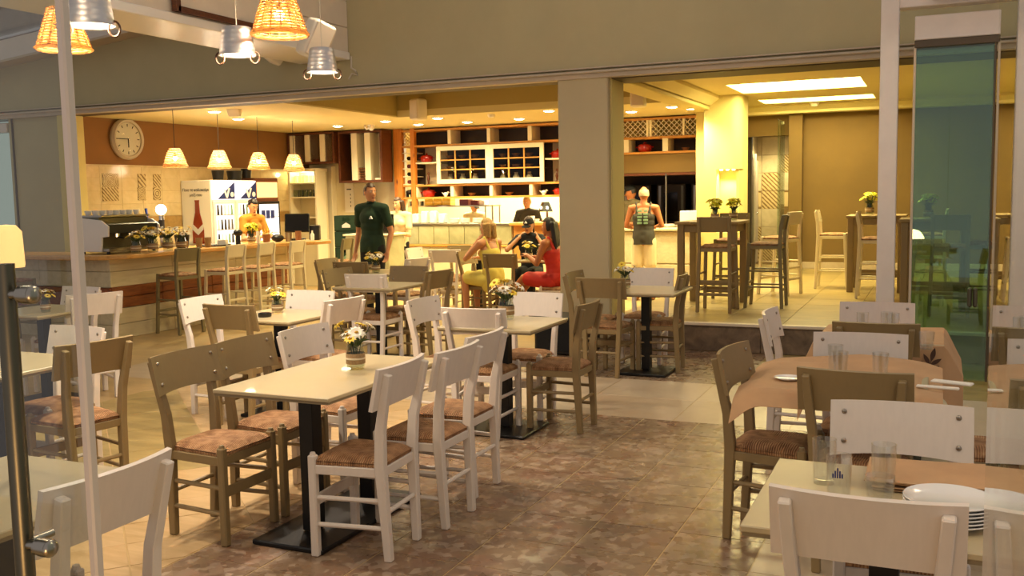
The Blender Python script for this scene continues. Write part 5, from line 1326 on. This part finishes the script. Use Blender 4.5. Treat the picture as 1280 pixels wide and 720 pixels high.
kw = thing('service_counter', 'pine service counter with an orange front next to the column', 'counter', (0, 0, 0))
xc = -5.35
MB().span((xb, KY-.12, 1.10), (xc, KY+.6, 1.15), .008).build('top', 'pine_shelf', kw); MB().span((xb+.04, KY-.02, .55), (xc, KY+.4, 1.10)).build('front_panel', 'orange_front', kw); MB().span((xb+.04, KY, 0), (xc, KY+.4, .55)).build('lower_panel', 'kitchen_white', kw)
kd = thing('service_counter', 'cream service counter the man in the tank top stands at', 'counter', (0, 0, 0))
for k in range(3):
    for j in range(2): a = -5.3+.64*k; MB().span((a+.004, 14.45, .02+.5*j), (a+.632, 14.48, .50+.5*j), .004).build('front_panel', 'bar_plank', kd)
MB().span((-5.3, 14.48, 0), (-3.4, 15.0, 1.02)).build('body', 'kitchen_white', kd); MB().span((-5.3, 14.40, 1.02), (-3.38, 15.02, 1.06), .006).build('top', 'kitchen_white', kd)
# wire rack with boxes over the pass
rk = thing('wire_rack', 'steel rack of boxes and tubs over the kitchen pass', 'rack', (0, 15.75, 0))
xr0, xr1 = at(506, 255, Y=15.75).x, at(616, 255, Y=15.75).x; rz = at(560, 257, Y=15.75).z
MB().span((xr0, 0, rz-.025), (xr1, .35, rz)).build('shelf', 'steel', rk)
for x in (xr0+.02, xr1-.02, xr1-.16):
    for y in (.02, .33): MB().cyl((x, y, 0), (x, y, rz), .014, None, 8).build('upright', 'steel', rk)
def box_at(nm, px0, px1, h, mat, label, cat, Y=15.9, grp=None, z=None, dy=.2):
    x0, x1 = at(px0, 250, Y=Y).x, at(px1, 250, Y=Y).x
    return tag(MB().span((-abs(x1-x0)/2, -dy/2, 0), (abs(x1-x0)/2, dy/2, h), .006).build(nm, mat, None, ((x0+x1)/2, Y, z if z is not None else rz+.001)), label, cat, grp)
for k, (a, b) in enumerate(((534, 544), (545, 555), (556, 566))):
    for j in range(2): box_at('cardboard_box', a, b, .062, 'yellow_box', ['lower', 'upper'][j]+' yellow box of the '+['first', 'middle', 'last'][k]+' pair on the steel rack', 'box', z=rz+.001+.066*j, grp='yellow boxes on the rack')
box_at('food_tub', 577, 588, .11, 'dark_red', 'wide dark red tub on the steel rack', 'tub'); box_at('food_tub', 591, 600, .09, 'dark_red', 'narrow dark red tub on the steel rack', 'tub'); box_at('food_tub', 602, 608, .08, 'porcelain', 'small white tub at the rack end', 'tub')
for k in range(7): box_at('spice_jar', 511+3.2*k, 513.6+3.2*k, .09, ['steel', 'window_dark'][k % 2], ORD[k]+' spice jar from the pine post on the steel rack', 'jar', grp='spice jars on the rack', dy=.05)
# plates and bowls on the pass
kz = 1.136
bb_ = MB().lathe([(0, 0), (.05, 0), (.10, .13), (.105, .15), (.10, .15), (.05, .02), (0, .015)], 20).mesh('bowl', 'porcelain', True)
pb = MB().box((0, 0, .11), (.128, .16, .22), .02).mesh('tureen', 'porcelain', True)
for k, px_ in enumerate((521, 532, 543, 554)):
    o = tag(ob('square_dish', pb, None, (at(px_, 270, Y=15.0).x, 15.0, kz)), ['square white dish at the post end of the pass', 'second square white dish on the pass', 'third square white dish on the pass', 'square white dish beside the plate stacks'][k], 'dish', 'square dishes on the pass'); o.scale = (1, 1, .8 if k in (0, 3) else 1)
for k, px_ in enumerate((568, 581, 597)):
    for j in range(8):
        o = tag(ob('dinner_plate', plate, None, (at(px_, 270, Y=15.0).x, 15.0, kz+.0095*j)), ORD[j]+' plate up in the '+['stack beside the square dishes', 'middle plate stack', 'stack beside the service counter'][k]+' on the kitchen pass', 'plate', 'plates on the kitchen pass'); o.scale = (.82, .82, 1)
tl = thing('table_lamp', 'pine table lamp with a black spotted shade on the service counter', 'lamp', (at(682, 273, Y=15.0).x, 15.0, 1.152))
MB().box((0, 0, .012), (.12, .12, .024), .004).build('base', 'dark_brown_wood', tl); MB().box((.03, 0, .10), (.028, .028, .18), .003).build('stem', 'dark_brown_wood', tl)
MB().lathe([(.065, .33), (.135, .17), (.13, .17), (.06, .33)], 4).build('shade', 'black_plastic', tl)
for a in range(4): MB().ball((.075*math.cos(a*PI/2+PI/4), .075*math.sin(a*PI/2+PI/4), .235), (.022, .022, .026), 8, 6).build('shade_spot', 'lamp_warm', tl)
point('lamp_bulb', (0, 0, .24), 5, WARM, .03, tl)
for k, (px_, h, lab) in enumerate(((662, .06, 'low white cup on the service counter'), (667, .10, 'tall white cup on the service counter'), (673, .05, 'white saucer bowl beside the spotted lamp'))): pot('white_cup', 'porcelain', .03, .04, h, (at(px_, 273, Y=15.0).x, 14.95, 1.152), lab, 'cup')
# dishes on the right hatch
for k, px_ in enumerate((836, 852, 868)):
    for j in range(3): tag(ob('serving_plate', plate, None, (at(px_, 280, Y=14.85).x, 14.9, 1.061+.0115*j)), ORD[j]+' plate up in the '+['stack by the tank-top man', 'middle stack', 'stack by the white carton'][k]+', cream counter', 'plate', 'plates on the cream counter').scale = (.95, .95, 1.2)
tag(MB().box((0, 0, .13), (.26, .2, .26), .01).build('white_carton', 'paper_white', None, (-3.52, 14.62, 1.061), .1), 'white carton at the pillar end of the cream counter', 'box')
for k in range(3):
    s_ = thing('kitchen_cabinet', ['tall steel kitchen cabinet at the column end of the dark hatch', 'tall steel kitchen cabinet in the middle of the dark hatch', 'tall steel kitchen cabinet at the pillar end of the dark hatch'][k], 'cabinet', (-5.2+.62*k, 16.6, 0))
    MB().span((0, 0, 0), (.52, .4, 1.75), .01).build('body', 'kitchen_dark', s_); MB().span((.04, -.012, .1), (.08, 0, 1.72)).build('door_strip', 'steel', s_); MB().span((.44, -.012, .1), (.48, 0, 1.72)).build('door_strip', 'brushed_steel', s_)
    MB().span((.13, -.012, 1.1), (.38, 0, 1.6)).build('window', 'window_dark', s_)
tag(MB().cyl((0, 0, 1.06), (0, 0, 1.9), .012, None, 8).build('hatch_rod', 'steel', None, (at(833, 240, Y=15.0).x, 14.98, 0)), 'thin steel rod standing in the dark kitchen hatch', 'rod')
# ------------------------------------------------------------------ people
def remeshed(mb, name, mat, vox=.009, smooth=4, hem=None):
    me0 = bpy.data.meshes.new('raw'); mb.bm.to_mesh(me0); mb.bm.free()
    o = bpy.data.objects.new('raw', me0); COL.objects.link(o)
    r = o.modifiers.new('r', 'REMESH'); r.mode = 'VOXEL'; r.voxel_size = vox; r.use_smooth_shade = True
    if smooth: s = o.modifiers.new('s', 'SMOOTH'); s.factor = .5; s.iterations = smooth
    dg = bpy.context.evaluated_depsgraph_get(); me = bpy.data.meshes.new_from_object(o.evaluated_get(dg))
    bpy.data.objects.remove(o); bpy.data.meshes.remove(me0)
    if hem is not None:                                  # straight hem
        b = bmesh.new(); b.from_mesh(me); bmesh.ops.bisect_plane(b, geom=b.verts[:]+b.edges[:]+b.faces[:], plane_co=(0, 0, hem), plane_no=(0, 0, -1), clear_outer=True); b.to_mesh(me); b.free()
    me.name = name; me.materials.clear(); me.materials.append(MATS[mat])
    for p in me.polygons: p.use_smooth = True
    return me
V = Vector
def head_matrix(hc, yaw, pitch): return Matrix.Translation(hc) @ Matrix.Rotation(yaw, 4, 'Z') @ Matrix.Rotation(pitch, 4, 'X')
def head_into(m, M, s):
    """skull, jaw, nose, brow and ears in head space (face towards +Y)"""
    b = bmesh.new(); bmesh.ops.create_uvsphere(b, u_segments=28, v_segments=20, radius=1)
    for v in b.verts:
        x, y, z = v.co
        w_ = .072*(1-.22*max(0, -z)**1.5); d_ = .094*(1-.10*max(0, -z)); h_ = .118
        v.co = (x*w_, y*d_ + .012*max(0, -z) + .008*max(0, y)*max(0, -z), z*h_)
        if y > .55 and abs(x) < .55 and .0 < z < .22 and abs(abs(x)-.36) < .18: v.co.y -= .008     # eye sockets
    m._add(b, M @ Matrix.Scale(s, 4))
    def sub(f):
        q = MB(); f(q); me = bpy.data.meshes.new('q'); q.bm.to_mesh(me); q.bm.free(); b2 = bmesh.new(); b2.from_mesh(me); bpy.data.meshes.remove(me); m._add(b2, M @ Matrix.Scale(s, 4))
    sub(lambda q: (q.capsule((0, .088, .02), (0, .108, -.022), .008, .014, 10), q.ball((0, .100, -.024), (.017, .010, .009), 10, 6)))
    sub(lambda q: (q.ball((0, .088, -.056), (.024, .010, .007), 10, 6), q.ball((0, .086, -.066), (.021, .009, .006), 10, 6), q.ball((0, .078, -.096), (.03, .02, .02), 10, 6)))
    sub(lambda q: (q.ball((-.074, -.006, -.004), (.008, .018, .03), 10, 8), q.ball((.074, -.006, -.004), (.008, .018, .03), 10, 8)))
def hand_into(m, w_, d, side, nrm, H, curl=.6):
    """palm plus five bent fingers of unequal length from wrist w_ along d; nrm: palm direction"""
    d = d.normalized(); nrm = (nrm - d*nrm.dot(d)).normalized(); lat = d.cross(nrm)*side; k = H/1.75
    c = w_ + d*.045*k
    m.capsule(w_, w_+d*.02*k, .024*k, .026*k, 10)
    for t_ in (-.026, -.009, .009, .026): m.capsule(w_+d*.015*k+lat*t_*.7*k, w_+d*.085*k+lat*t_*k, .0125*k, .0105*k, 8)
    for t_, L in ((-.029, .062), (-.0097, .076), (.0097, .080), (.029, .070)):
        p = w_ + d*.088*k + lat*t_*k; dd = d
        for s_, (f, r) in enumerate(((.45, .0095), (.32, .0088), (.24, .0080))):
            a = curl*(.35+.3*s_); dd = (dd*math.cos(a)+nrm*math.sin(a)).normalized(); q = p+dd*L*f*k; m.capsule(p, q, r*k, (r-.0008)*k, 8); p = q
    p = w_ + d*.03*k + lat*.026*k; dd = (d*.6+lat*.7+nrm*.35).normalized()
    for f, r in ((.042, .0125), (.030, .0105), (.024, .009)):
        q = p+dd*f*k; m.capsule(p, q, r*k, (r-.001)*k, 8); p = q; dd = (dd*.8+d*.5+nrm*.15).normalized()
def limb(m, pts, rad, n=12):
    for (a, b, r0, r1) in zip(pts[:-1], pts[1:], rad[:-1], rad[1:]): m.capsule(a, b, r0, r1, n)
def torso(m, J, k, g=0, lo=True, hi=True, fem=False):
    P, C, N = J['pelvis'], J['chest'], J['neck']
    ax = (J['shR']-J['shL']); ang = math.atan2(ax.y, ax.x)
    def blob(c, r): 
        b = bmesh.new(); bmesh.ops.create_uvsphere(b, u_segments=20, v_segments=14, radius=1); bmesh.ops.scale(b, vec=[x*k+g for x in r], verts=b.verts)
        m._add(b, Matrix.Translation(c) @ Matrix.Rotation(ang, 4, 'Z'))
    ws = .86 if fem else 1
    W_ = P.lerp(C, .45)
    if lo: blob(P, (.165, .115, .12)); blob(P.lerp(C, .25), (.155*ws, .108, .11))
    blob(W_, (.145*ws, .10, .11)); blob(P.lerp(C, .7), (.155*ws+.0, .105, .11))
    if hi:
        blob(C, (.168*(.95 if fem else 1), .112, .13)); blob(C.lerp(N, .45), (.15*(.92 if fem else 1), .085, .07))
        m.capsule(J['shL'], N.lerp(C, .15), .056*k+g, .06*k+g, 12); m.capsule(J['shR'], N.lerp(C, .15), .056*k+g, .06*k+g, 12)
        if fem:
            for s in (-1, 1): blob(C+V((s*.07*k*math.cos(ang)-.085*k*math.sin(-ang)*0, .085*k, -.02*k)), (.058, .055, .058))
def person(name, label, loc, rz, H, J, skin, top, tmat, bottom, bmat, hair, hmat, look=0, nod=0, fem=False, shoes='cloth_black', legs=True, curl=.6, extra=None):
    """J: joints in metres for this person, facing +Y. top: tee / tank / none; bottom: long / shorts / skirt / none"""
    k = H/1.75; t = thing(name, label, 'person', loc, rz)
    J = {a: V(b) for a, b in J.items()}; m = MB()
    torso(m, J, k, 0, True, True, fem)
    m.capsule(J['neck'], J['head']-V((0, .01, .06))*k, .056*k, .05*k, 14)
    M = head_matrix(J['head'], look, nod); head_into(m, M, k)
    for s in 'LR':
        sd = 1 if s == 'L' else -1
        limb(m, [J['sh'+s], J['el'+s].lerp(J['sh'+s], .5), J['el'+s]], [.052*k, .045*k, .037*k]); limb(m, [J['el'+s], J['el'+s].lerp(J['wr'+s], .3), J['wr'+s]], [.038*k, .038*k, .025*k])
        d = (J['wr'+s]-J['el'+s]); hd_ = J.get('hd'+s, None); d2 = (hd_-J['wr'+s]) if hd_ is not None else d
        hand_into(m, J['wr'+s], d2, sd, J.get('pn'+s, V((0, 1, 0)) if abs(d2.normalized().y) < .8 else V((0, 0, -1))), H, curl)
        if legs:
            limb(m, [J['hip'+s], J['hip'+s].lerp(J['kn'+s], .5), J['kn'+s]], [.088*k, .074*k, .054*k]); limb(m, [J['kn'+s], J['kn'+s].lerp(J['an'+s], .35), J['an'+s]], [.052*k, .053*k, .034*k])
            m.capsule(J['an'+s]-V((0, .03, .02))*k, J['to'+s], .036*k, .026*k, 10)
    bd = ob('body', remeshed(m, 'body', skin, .0085, 3), t)
    for s in (-1, 1):
        e = MB(); e.ball((.030*s, .082, .014), (.012, .007, .007), 10, 8); bmesh.ops.transform(e.bm, matrix=M @ Matrix.Scale(k, 4), verts=e.bm.verts); eo = e.build('eye', 'eye_white', bd, smooth=True)
        e = MB(); e.ball((.030*s, .0875, .014), (.0055, .0035, .0055), 8, 6); bmesh.ops.transform(e.bm, matrix=M @ Matrix.Scale(k, 4), verts=e.bm.verts); e.build('iris', 'eye_dark', bd, smooth=True)
        e = MB(); e.capsule((.016*s, .090, .033), (.046*s, .080, .034), .0045, .0035, 6); bmesh.ops.transform(e.bm, matrix=M @ Matrix.Scale(k, 4), verts=e.bm.verts); e.build('eyebrow', hmat if hair != 'grey' else 'hair_grey', bd, smooth=True)
    e = MB(); e.ball((0, .094, -.061), (.024, .006, .008), 10, 6); bmesh.ops.transform(e.bm, matrix=M @ Matrix.Scale(k, 4), verts=e.bm.verts); e.build('lips', 'lip', bd, smooth=True)
    # clothes
    g = .016
    if top in ('tee', 'tank', 'dress'):
        c = MB(); torso(c, J, k, g, True, top != 'tank' and top != 'dress', fem)
        if top == 'tee':
            c.capsule(J['neck']-V((0, 0, .03)), J['neck']+V((0, 0, .015)), .062*k, .060*k, 14)
            for s in 'LR': limb(c, [J['sh'+s], J['sh'+s].lerp(J['el'+s], .62)], [.066*k, .064*k])
        else:
            ax = (J['shR']-J['shL']).normalized()
            c.ball(J['chest']+V((0, 0, -.02)), ((.168*k*(.95 if fem else 1)+g)*.97, .112*k+g, .12*k), 20, 14)
            for s in (-1, 1):
                sh = J['shR'] if s > 0 else J['shL']; p = sh.lerp(J['neck'], .42)
                c.capsule(J['chest']+ax*s*.095*k+V((0, -.07, .06))*k, p+V((0, -.015, .055))*k, .022*k, .022*k, 10); c.capsule(p+V((0, -.015, .055))*k, J['chest']+ax*s*.095*k+V((0, .07, .06))*k, .022*k, .022*k, 10)
            if top == 'dress' or top == 'tank' and extra == 'wide': pass
        if top in ('tee', 'tank') and legs: c.capsule(J['pelvis']+V((-.055*k, 0, -.10*k)), J['pelvis']+V((-.05*k, 0, .05)), .128*k, .125*k, 16); c.capsule(J['pelvis']+V((.055*k, 0, -.10*k)), J['pelvis']+V((.05*k, 0, .05)), .128*k, .125*k, 16)
        so = ob({'tee': 'shirt', 'tank': 'tank_top', 'dress': 'dress_top'}[top], remeshed(c, 'top', tmat, .011, 6, J['pelvis'].z-.085*k if (J['knL'].z < J['pelvis'].z-.2 and legs) else None), t)
        if top == 'tee':
            c = MB(); c.lathe([(.060, 0), (.078, .012), (.070, .045), (.058, .052), (.055, .01)], 20); bmesh.ops.transform(c.bm, matrix=Matrix.Translation(J['neck']-V((0, -.004, .012))) @ Matrix.Rotation(.25, 4, 'X') @ Matrix.Scale(k, 4), verts=c.bm.verts); c.build('collar', tmat, so, smooth=True)
    if legs and bottom != 'none':
        c = MB(); c.ball(J['pelvis']+V((0, 0, .02)), (.165*k+g*.7, .115*k+g*.7, .115*k), 20, 12)
        for s in 'LR':
            if bottom == 'long': limb(c, [J['hip'+s], J['kn'+s], J['an'+s]+V((0, 0, .02))], [.102*k, .074*k, .062*k])
            elif bottom == 'shorts': limb(c, [J['hip'+s], J['hip'+s].lerp(J['kn'+s], .85)], [.106*k, .098*k])
            elif bottom == 'skirt': limb(c, [J['hip'+s], J['hip'+s].lerp(J['kn'+s], .8)], [.112*k, .10*k])
        if bottom == 'skirt': c.capsule(J['hipL'].lerp(J['hipR'], .5), J['knL'].lerp(J['knR'], .5).lerp(J['hipL'].lerp(J['hipR'], .5), .25), .09*k, .085*k)
        ob({'long': 'trousers', 'shorts': 'shorts', 'skirt': 'skirt'}[bottom], remeshed(c, 'bottom', bmat, .012, 6), t)
    if legs and shoes:
        for s in 'LR':
            c = MB(); c.capsule(J['an'+s]-V((0, .03, .028))*k, J['to'+s], .046*k, .036*k, 12); c.build('shoe', shoes, t, smooth=True)
    # hair and caps
    hm = MB()
    if hair != 'none':
        b = bmesh.new(); bmesh.ops.create_uvsphere(b, u_segments=28, v_segments=20, radius=1)
        lim = {'grey': -.1}.get(hair, 0)
        kill = [v for v in b.verts if (v.co.y > .32 and v.co.z < .50) or v.co.z < (-.55 if hair in ('long', 'bob') else -.35) or (v.co.y > -.15 and v.co.z < .12 and abs(v.co.x) < 2 and hair not in ('long', 'bob')) or (hair == 'grey' and v.co.z > .55)]
        bmesh.ops.delete(b, geom=kill, context='VERTS')
        f = 1.09 if hair == 'grey' or hair == 'short' else 1.13
        rr = random.Random(3)
        for v in b.verts: q = f*(1+.02*rr.random()); v.co = (v.co.x*.072*q, v.co.y*.094*q-.004, v.co.z*.118*q+.004)
        bmesh.ops.solidify(b, geom=b.faces[:], thickness=.012); hm._add(b)
        if hair == 'bun': hm.ball((0, -.11, .03), (.042, .036, .04), 14, 10)
        if hair == 'tail': hm.capsule((0, -.10, .0), (0, -.13, -.14), .032, .02, 10)
        if hair == 'long':
            for x in (-.062, -.03, 0, .03, .062): hm.capsule((x, -.07, .03), (x*1.35, -.085, -.24), .036, .026, 10); hm.capsule((x*1.35, -.085, -.24), (x*1.2, -.07, -.36), .026, .010, 10)
        if hair == 'bob':
            for s in (-1, 1):
                for y in (-.07, -.03, .01): hm.capsule((s*.07, y, .04), (s*.080, y-.015, -.13), .026, .018, 8)
            hm.capsule((0, -.095, .02), (0, -.10, -.13), .05, .035, 10)
        bmesh.ops.transform(hm.bm, matrix=M @ Matrix.Scale(k, 4), verts=hm.bm.verts); (ob('hair', remeshed(hm, 'hair', hmat, .007*k, 5), bd) if hair in ('bob', 'long', 'tail', 'bun') else hm.build('hair', hmat, bd, smooth=True))
    if extra in ('cap', 'cap_grey'):
        c = MB(); b = bmesh.new(); bmesh.ops.create_uvsphere(b, u_segments=24, v_segments=14, radius=1); bmesh.ops.delete(b, geom=[v for v in b.verts if v.co.z < .18], context='VERTS')
        for v in b.verts: v.co = (v.co.x*.086, v.co.y*.108-.002, v.co.z*.135)
        bmesh.ops.solidify(b, geom=b.faces[:], thickness=.006); c._add(b)
        c.grid(lambda u, v_: ((u-.5)*.15*(1-.35*v_**2), .085+.085*v_*(1-(2*u-1)**2*.45), .030-.02*v_-.02*(2*u-1)**2), 10, 5, .006)
        bmesh.ops.transform(c.bm, matrix=M @ Matrix.Scale(k, 4), verts=c.bm.verts); co = c.build('cap', 'cloth_black' if extra == 'cap' else 'cloth_charcoal', bd, smooth=True)
        if extra == 'cap':
            c = MB(); c.prism([(-.022, .055), (.022, .055), (.012, .075), (0, .088), (-.012, .075)], .094, .104, 'y'); bmesh.ops.transform(c.bm, matrix=M @ Matrix.Scale(k, 4), verts=c.bm.verts); c.build('cap_badge', 'print_white', co)
    return t
def stand(H, arms=None, lean=0, sh=.19):
    k = H/1.75; z = lambda v: v*k
    J = dict(pelvis=(0, 0, z(.95)), chest=(0, lean*.5, z(1.30)), neck=(0, lean-.01, z(1.475)), head=(0, lean+.02, z(1.63)),
             shL=(-sh*k, lean*.9, z(1.42)), shR=(sh*k, lean*.9, z(1.42)), elL=(-.245*k, -.03, z(1.13)), elR=(.245*k, -.03, z(1.13)), wrL=(-.255*k, .05, z(.88)), wrR=(.255*k, .05, z(.88)),
             hipL=(-.09*k, 0, z(.91)), hipR=(.09*k, 0, z(.91)), knL=(-.10*k, .015, z(.50)), knR=(.10*k, .015, z(.50)), anL=(-.105*k, -.02, z(.085)), anR=(.105*k, -.02, z(.085)), toL=(-.125*k, .13, z(.03)), toR=(.125*k, .13, z(.03)))
    if arms: J.update(arms)
    return J
def sit(H, seat=.47, lean=0, arms=None):
    k = H/1.75; s = seat+.10
    J = dict(pelvis=(0, 0, s), chest=(0, .02+lean*.5, s+.35*k), neck=(0, lean, s+.525*k), head=(0, lean+.025, s+.68*k), shL=(-.18*k, lean*.9, s+.47*k), shR=(.18*k, lean*.9, s+.47*k),
             elL=(-.24*k, lean+.02, s+.2*k), elR=(.24*k, lean+.02, s+.2*k), wrL=(-.12*k, .28+lean, s+.2*k), wrR=(.12*k, .28+lean, s+.2*k),
             hipL=(-.09*k, .03, s-.03), hipR=(.09*k, .03, s-.03), knL=(-.11*k, .44*k, s-.01), knR=(.11*k, .44*k, s-.01), anL=(-.11*k, .42*k, .085), anR=(.11*k, .42*k, .085), toL=(-.12*k, .57*k, .03), toR=(.12*k, .57*k, .03))
    if arms: J.update(arms)
    return J
R_ = math.radians
# waiter, standing, head turned towards the kitchen
p = person('person', 'person in a dark green polo shirt and black trousers standing, head turned aside', (-6.93, 10.98, 0), R_(180-8), 1.80,
       stand(1.80, dict(elL=(-.285, -.05, 1.16), elR=(.27, -.04, 1.15), wrL=(-.27, .02, .90), wrR=(.30, .0, .90)), 0, .205), 'skin', 'tee', 'cloth_green', 'long', 'cloth_black', 'short', 'hair_brown', look=R_(68), nod=R_(-4))
lg = MB().prism([(.055, 1.335), (.105, 1.335), (.092, 1.36), (.08, 1.375), (.068, 1.36)], .130, .150, 'y').build('shirt_logo', 'print_white', p); lg.location = (-.185, .004, -.005)
# hostess behind him
person('person', 'person with brown hair and a white blouse behind the host desk', (-8.26, 13.92, 0), R_(188), 1.60, stand(1.60, dict(elL=(-.22, .1, .98), elR=(.22, .1, .98), wrL=(-.1, .28, 1.02), wrR=(.1, .28, 1.02))), 'skin_light', 'tee', 'cloth_beige', 'long', 'cloth_black', 'bob', 'hair_brown', look=R_(-12), nod=R_(-10), fem=True)
# barmaid bending over the bar
person('person', 'person with dark tied-back hair in an ochre top bent over the bar', (-9.74, 11.9, 0), R_(-100), 1.62,
       stand(1.62, dict(elL=(-.25, .16, 1.02), elR=(.25, .16, 1.02), wrL=(-.10, .36, 1.05), wrR=(.08, .36, 1.05)), .10), 'skin_light', 'tee', 'cloth_tan', 'long', 'cloth_black', 'bun', 'hair_dark', look=R_(-12), nod=R_(-28), fem=True)
# man in the tank top at the counter, back to us
p = person('person', 'person in a dark tank top and pale shorts standing at the cream counter, back turned', (-4.04, 13.92, 0), R_(8), 1.70,
       stand(1.70, dict(elL=(-.27, .02, 1.12), elR=(.27, .02, 1.12), wrL=(-.20, .26, 1.08), wrR=(.16, .27, 1.10)), .02), 'skin_tan', 'tank', 'cloth_charcoal', 'shorts', 'cloth_beige', 'grey', 'hair_grey', look=R_(12), nod=R_(-8), shoes='clay')
for j in range(5):
    for i in range(2): MB().box((-.045+.09*i, -.116, 1.16+.045*j), (.07-.012*((i+j) % 2), .016, .030), .003).build('back_print', 'print_green', p)
# cook in a black cap behind the hatch
person('person', 'person in a black cap and olive shirt cooking behind the cream counter', (-4.64, 15.45, 0), R_(150), 1.74, stand(1.74, dict(elL=(-.26, .1, 1.08), elR=(.26, .1, 1.08), wrL=(-.14, .34, 1.12), wrR=(.12, .34, 1.12)), .06),
       'skin_tan', 'tee', 'cloth_olive', 'long', 'cloth_black', 'short', 'hair_dark', look=R_(-55), nod=R_(-18), extra='cap')
# kitchen crew
person('person', 'person in a grey cap bending behind the plates on the kitchen pass', (-8.02, 16.35, 0), R_(190), 1.52, stand(1.52, None, .08), 'skin', 'tee', 'cloth_beige', 'long', 'cloth_black', 'short', 'hair_dark', look=R_(60), nod=R_(-22), extra='cap_grey')
person('person', 'person with fair hair in a charcoal polo behind the service counter', (-6.75, 15.95, 0), R_(180), 1.58, stand(1.58, dict(elL=(-.27, .08, 1.02), elR=(.27, .08, 1.02), wrL=(-.16, .3, 1.0), wrR=(.16, .3, 1.0)), .08), 'skin', 'tee', 'cloth_charcoal', 'long', 'cloth_black', 'short', 'hair_blonde', look=R_(-6), nod=R_(-14))
# seated guests
clone(TP, (-4.75, 11.9, 0), 0, 'square table with a flower jar and bottle where three guests sit', TG)
person('person', 'person with blonde hair and a yellow dress seated with chin on hand', (-5.26, 11.20, 0), R_(72), 1.64,
       sit(1.64, .46, .07, dict(elL=(-.20, .30, .80), wrL=(-.07, .20, 1.03), hdL=V((-.03, .16, 1.10)), pnL=V((1, -.4, 0)), elR=(.25, .14, .80), wrR=(.10, .34, .80))), 'skin', 'tank', 'cloth_yellow', 'skirt', 'cloth_yellow', 'bob', 'hair_blonde', look=R_(14), nod=R_(-4), fem=True, shoes='clay')
person('person', 'person in a black cap and black shirt seated with both hands at the neck', (-5.26, 12.50, 0), R_(186), 1.62,
       sit(1.62, .46, .10, dict(elL=(-.28, .27, .85), elR=(.28, .27, .85), wrL=(-.14, .16, 1.01), wrR=(.14, .16, 1.01), hdL=V((-.07, .10, 1.07)), hdR=V((.07, .10, 1.07)), pnL=V((0, -1, 0)), pnR=V((0, -1, 0)))), 'skin', 'tee', 'cloth_black', 'long', 'cloth_black', 'tail', 'hair_brown', look=R_(-8), nod=R_(-14), extra='cap')
person('person', 'person with long dark hair in a red dress seated with legs stretched out', (-4.36, 11.16, 0), R_(80), 1.66,
       sit(1.66, .46, .08, dict(elL=(-.22, .16, .76), wrL=(-.10, .36, .84), elR=(.24, .12, .76), wrR=(.08, .36, .82), knL=(-.09, .44, .56), knR=(.10, .44, .54), anL=(-.02, .80, .22), anR=(.06, .78, .16), toL=(-.02, .93, .20), toR=(.08, .92, .12))), 'skin_tan', 'dress', 'cloth_red', 'skirt', 'cloth_red', 'long', 'hair_dark', look=R_(10), nod=R_(-8), fem=True)
clone(JY, (-4.97, 11.70, TZ), .9, 'jar of yellow daisies on the guests table', None, 1.25)
bt_ = thing('water_bottle', 'clear glass bottle on the guests table beside the daisies', 'bottle', (-4.80, 11.66, TZ))
MB().lathe([(0, 0), (.035, 0), (.037, .12), (.015, .17), (.015, .20), (.012, .20), (.012, .17), (.033, .12), (.03, .01), (0, .008)], 16).build('body', 'jar_glass', bt_, smooth=True); MB().cyl((0, 0, .2), (0, 0, .215), .016).build('cap', 'white_gloss', bt_)
tag(MB().box((0, 0, .006), (.32, .24, .012), .003).build('menu_card', 'paper_brown', None, (-4.60, 11.80, TZ), .3), 'brown menu card lying on the guests table', 'menu')
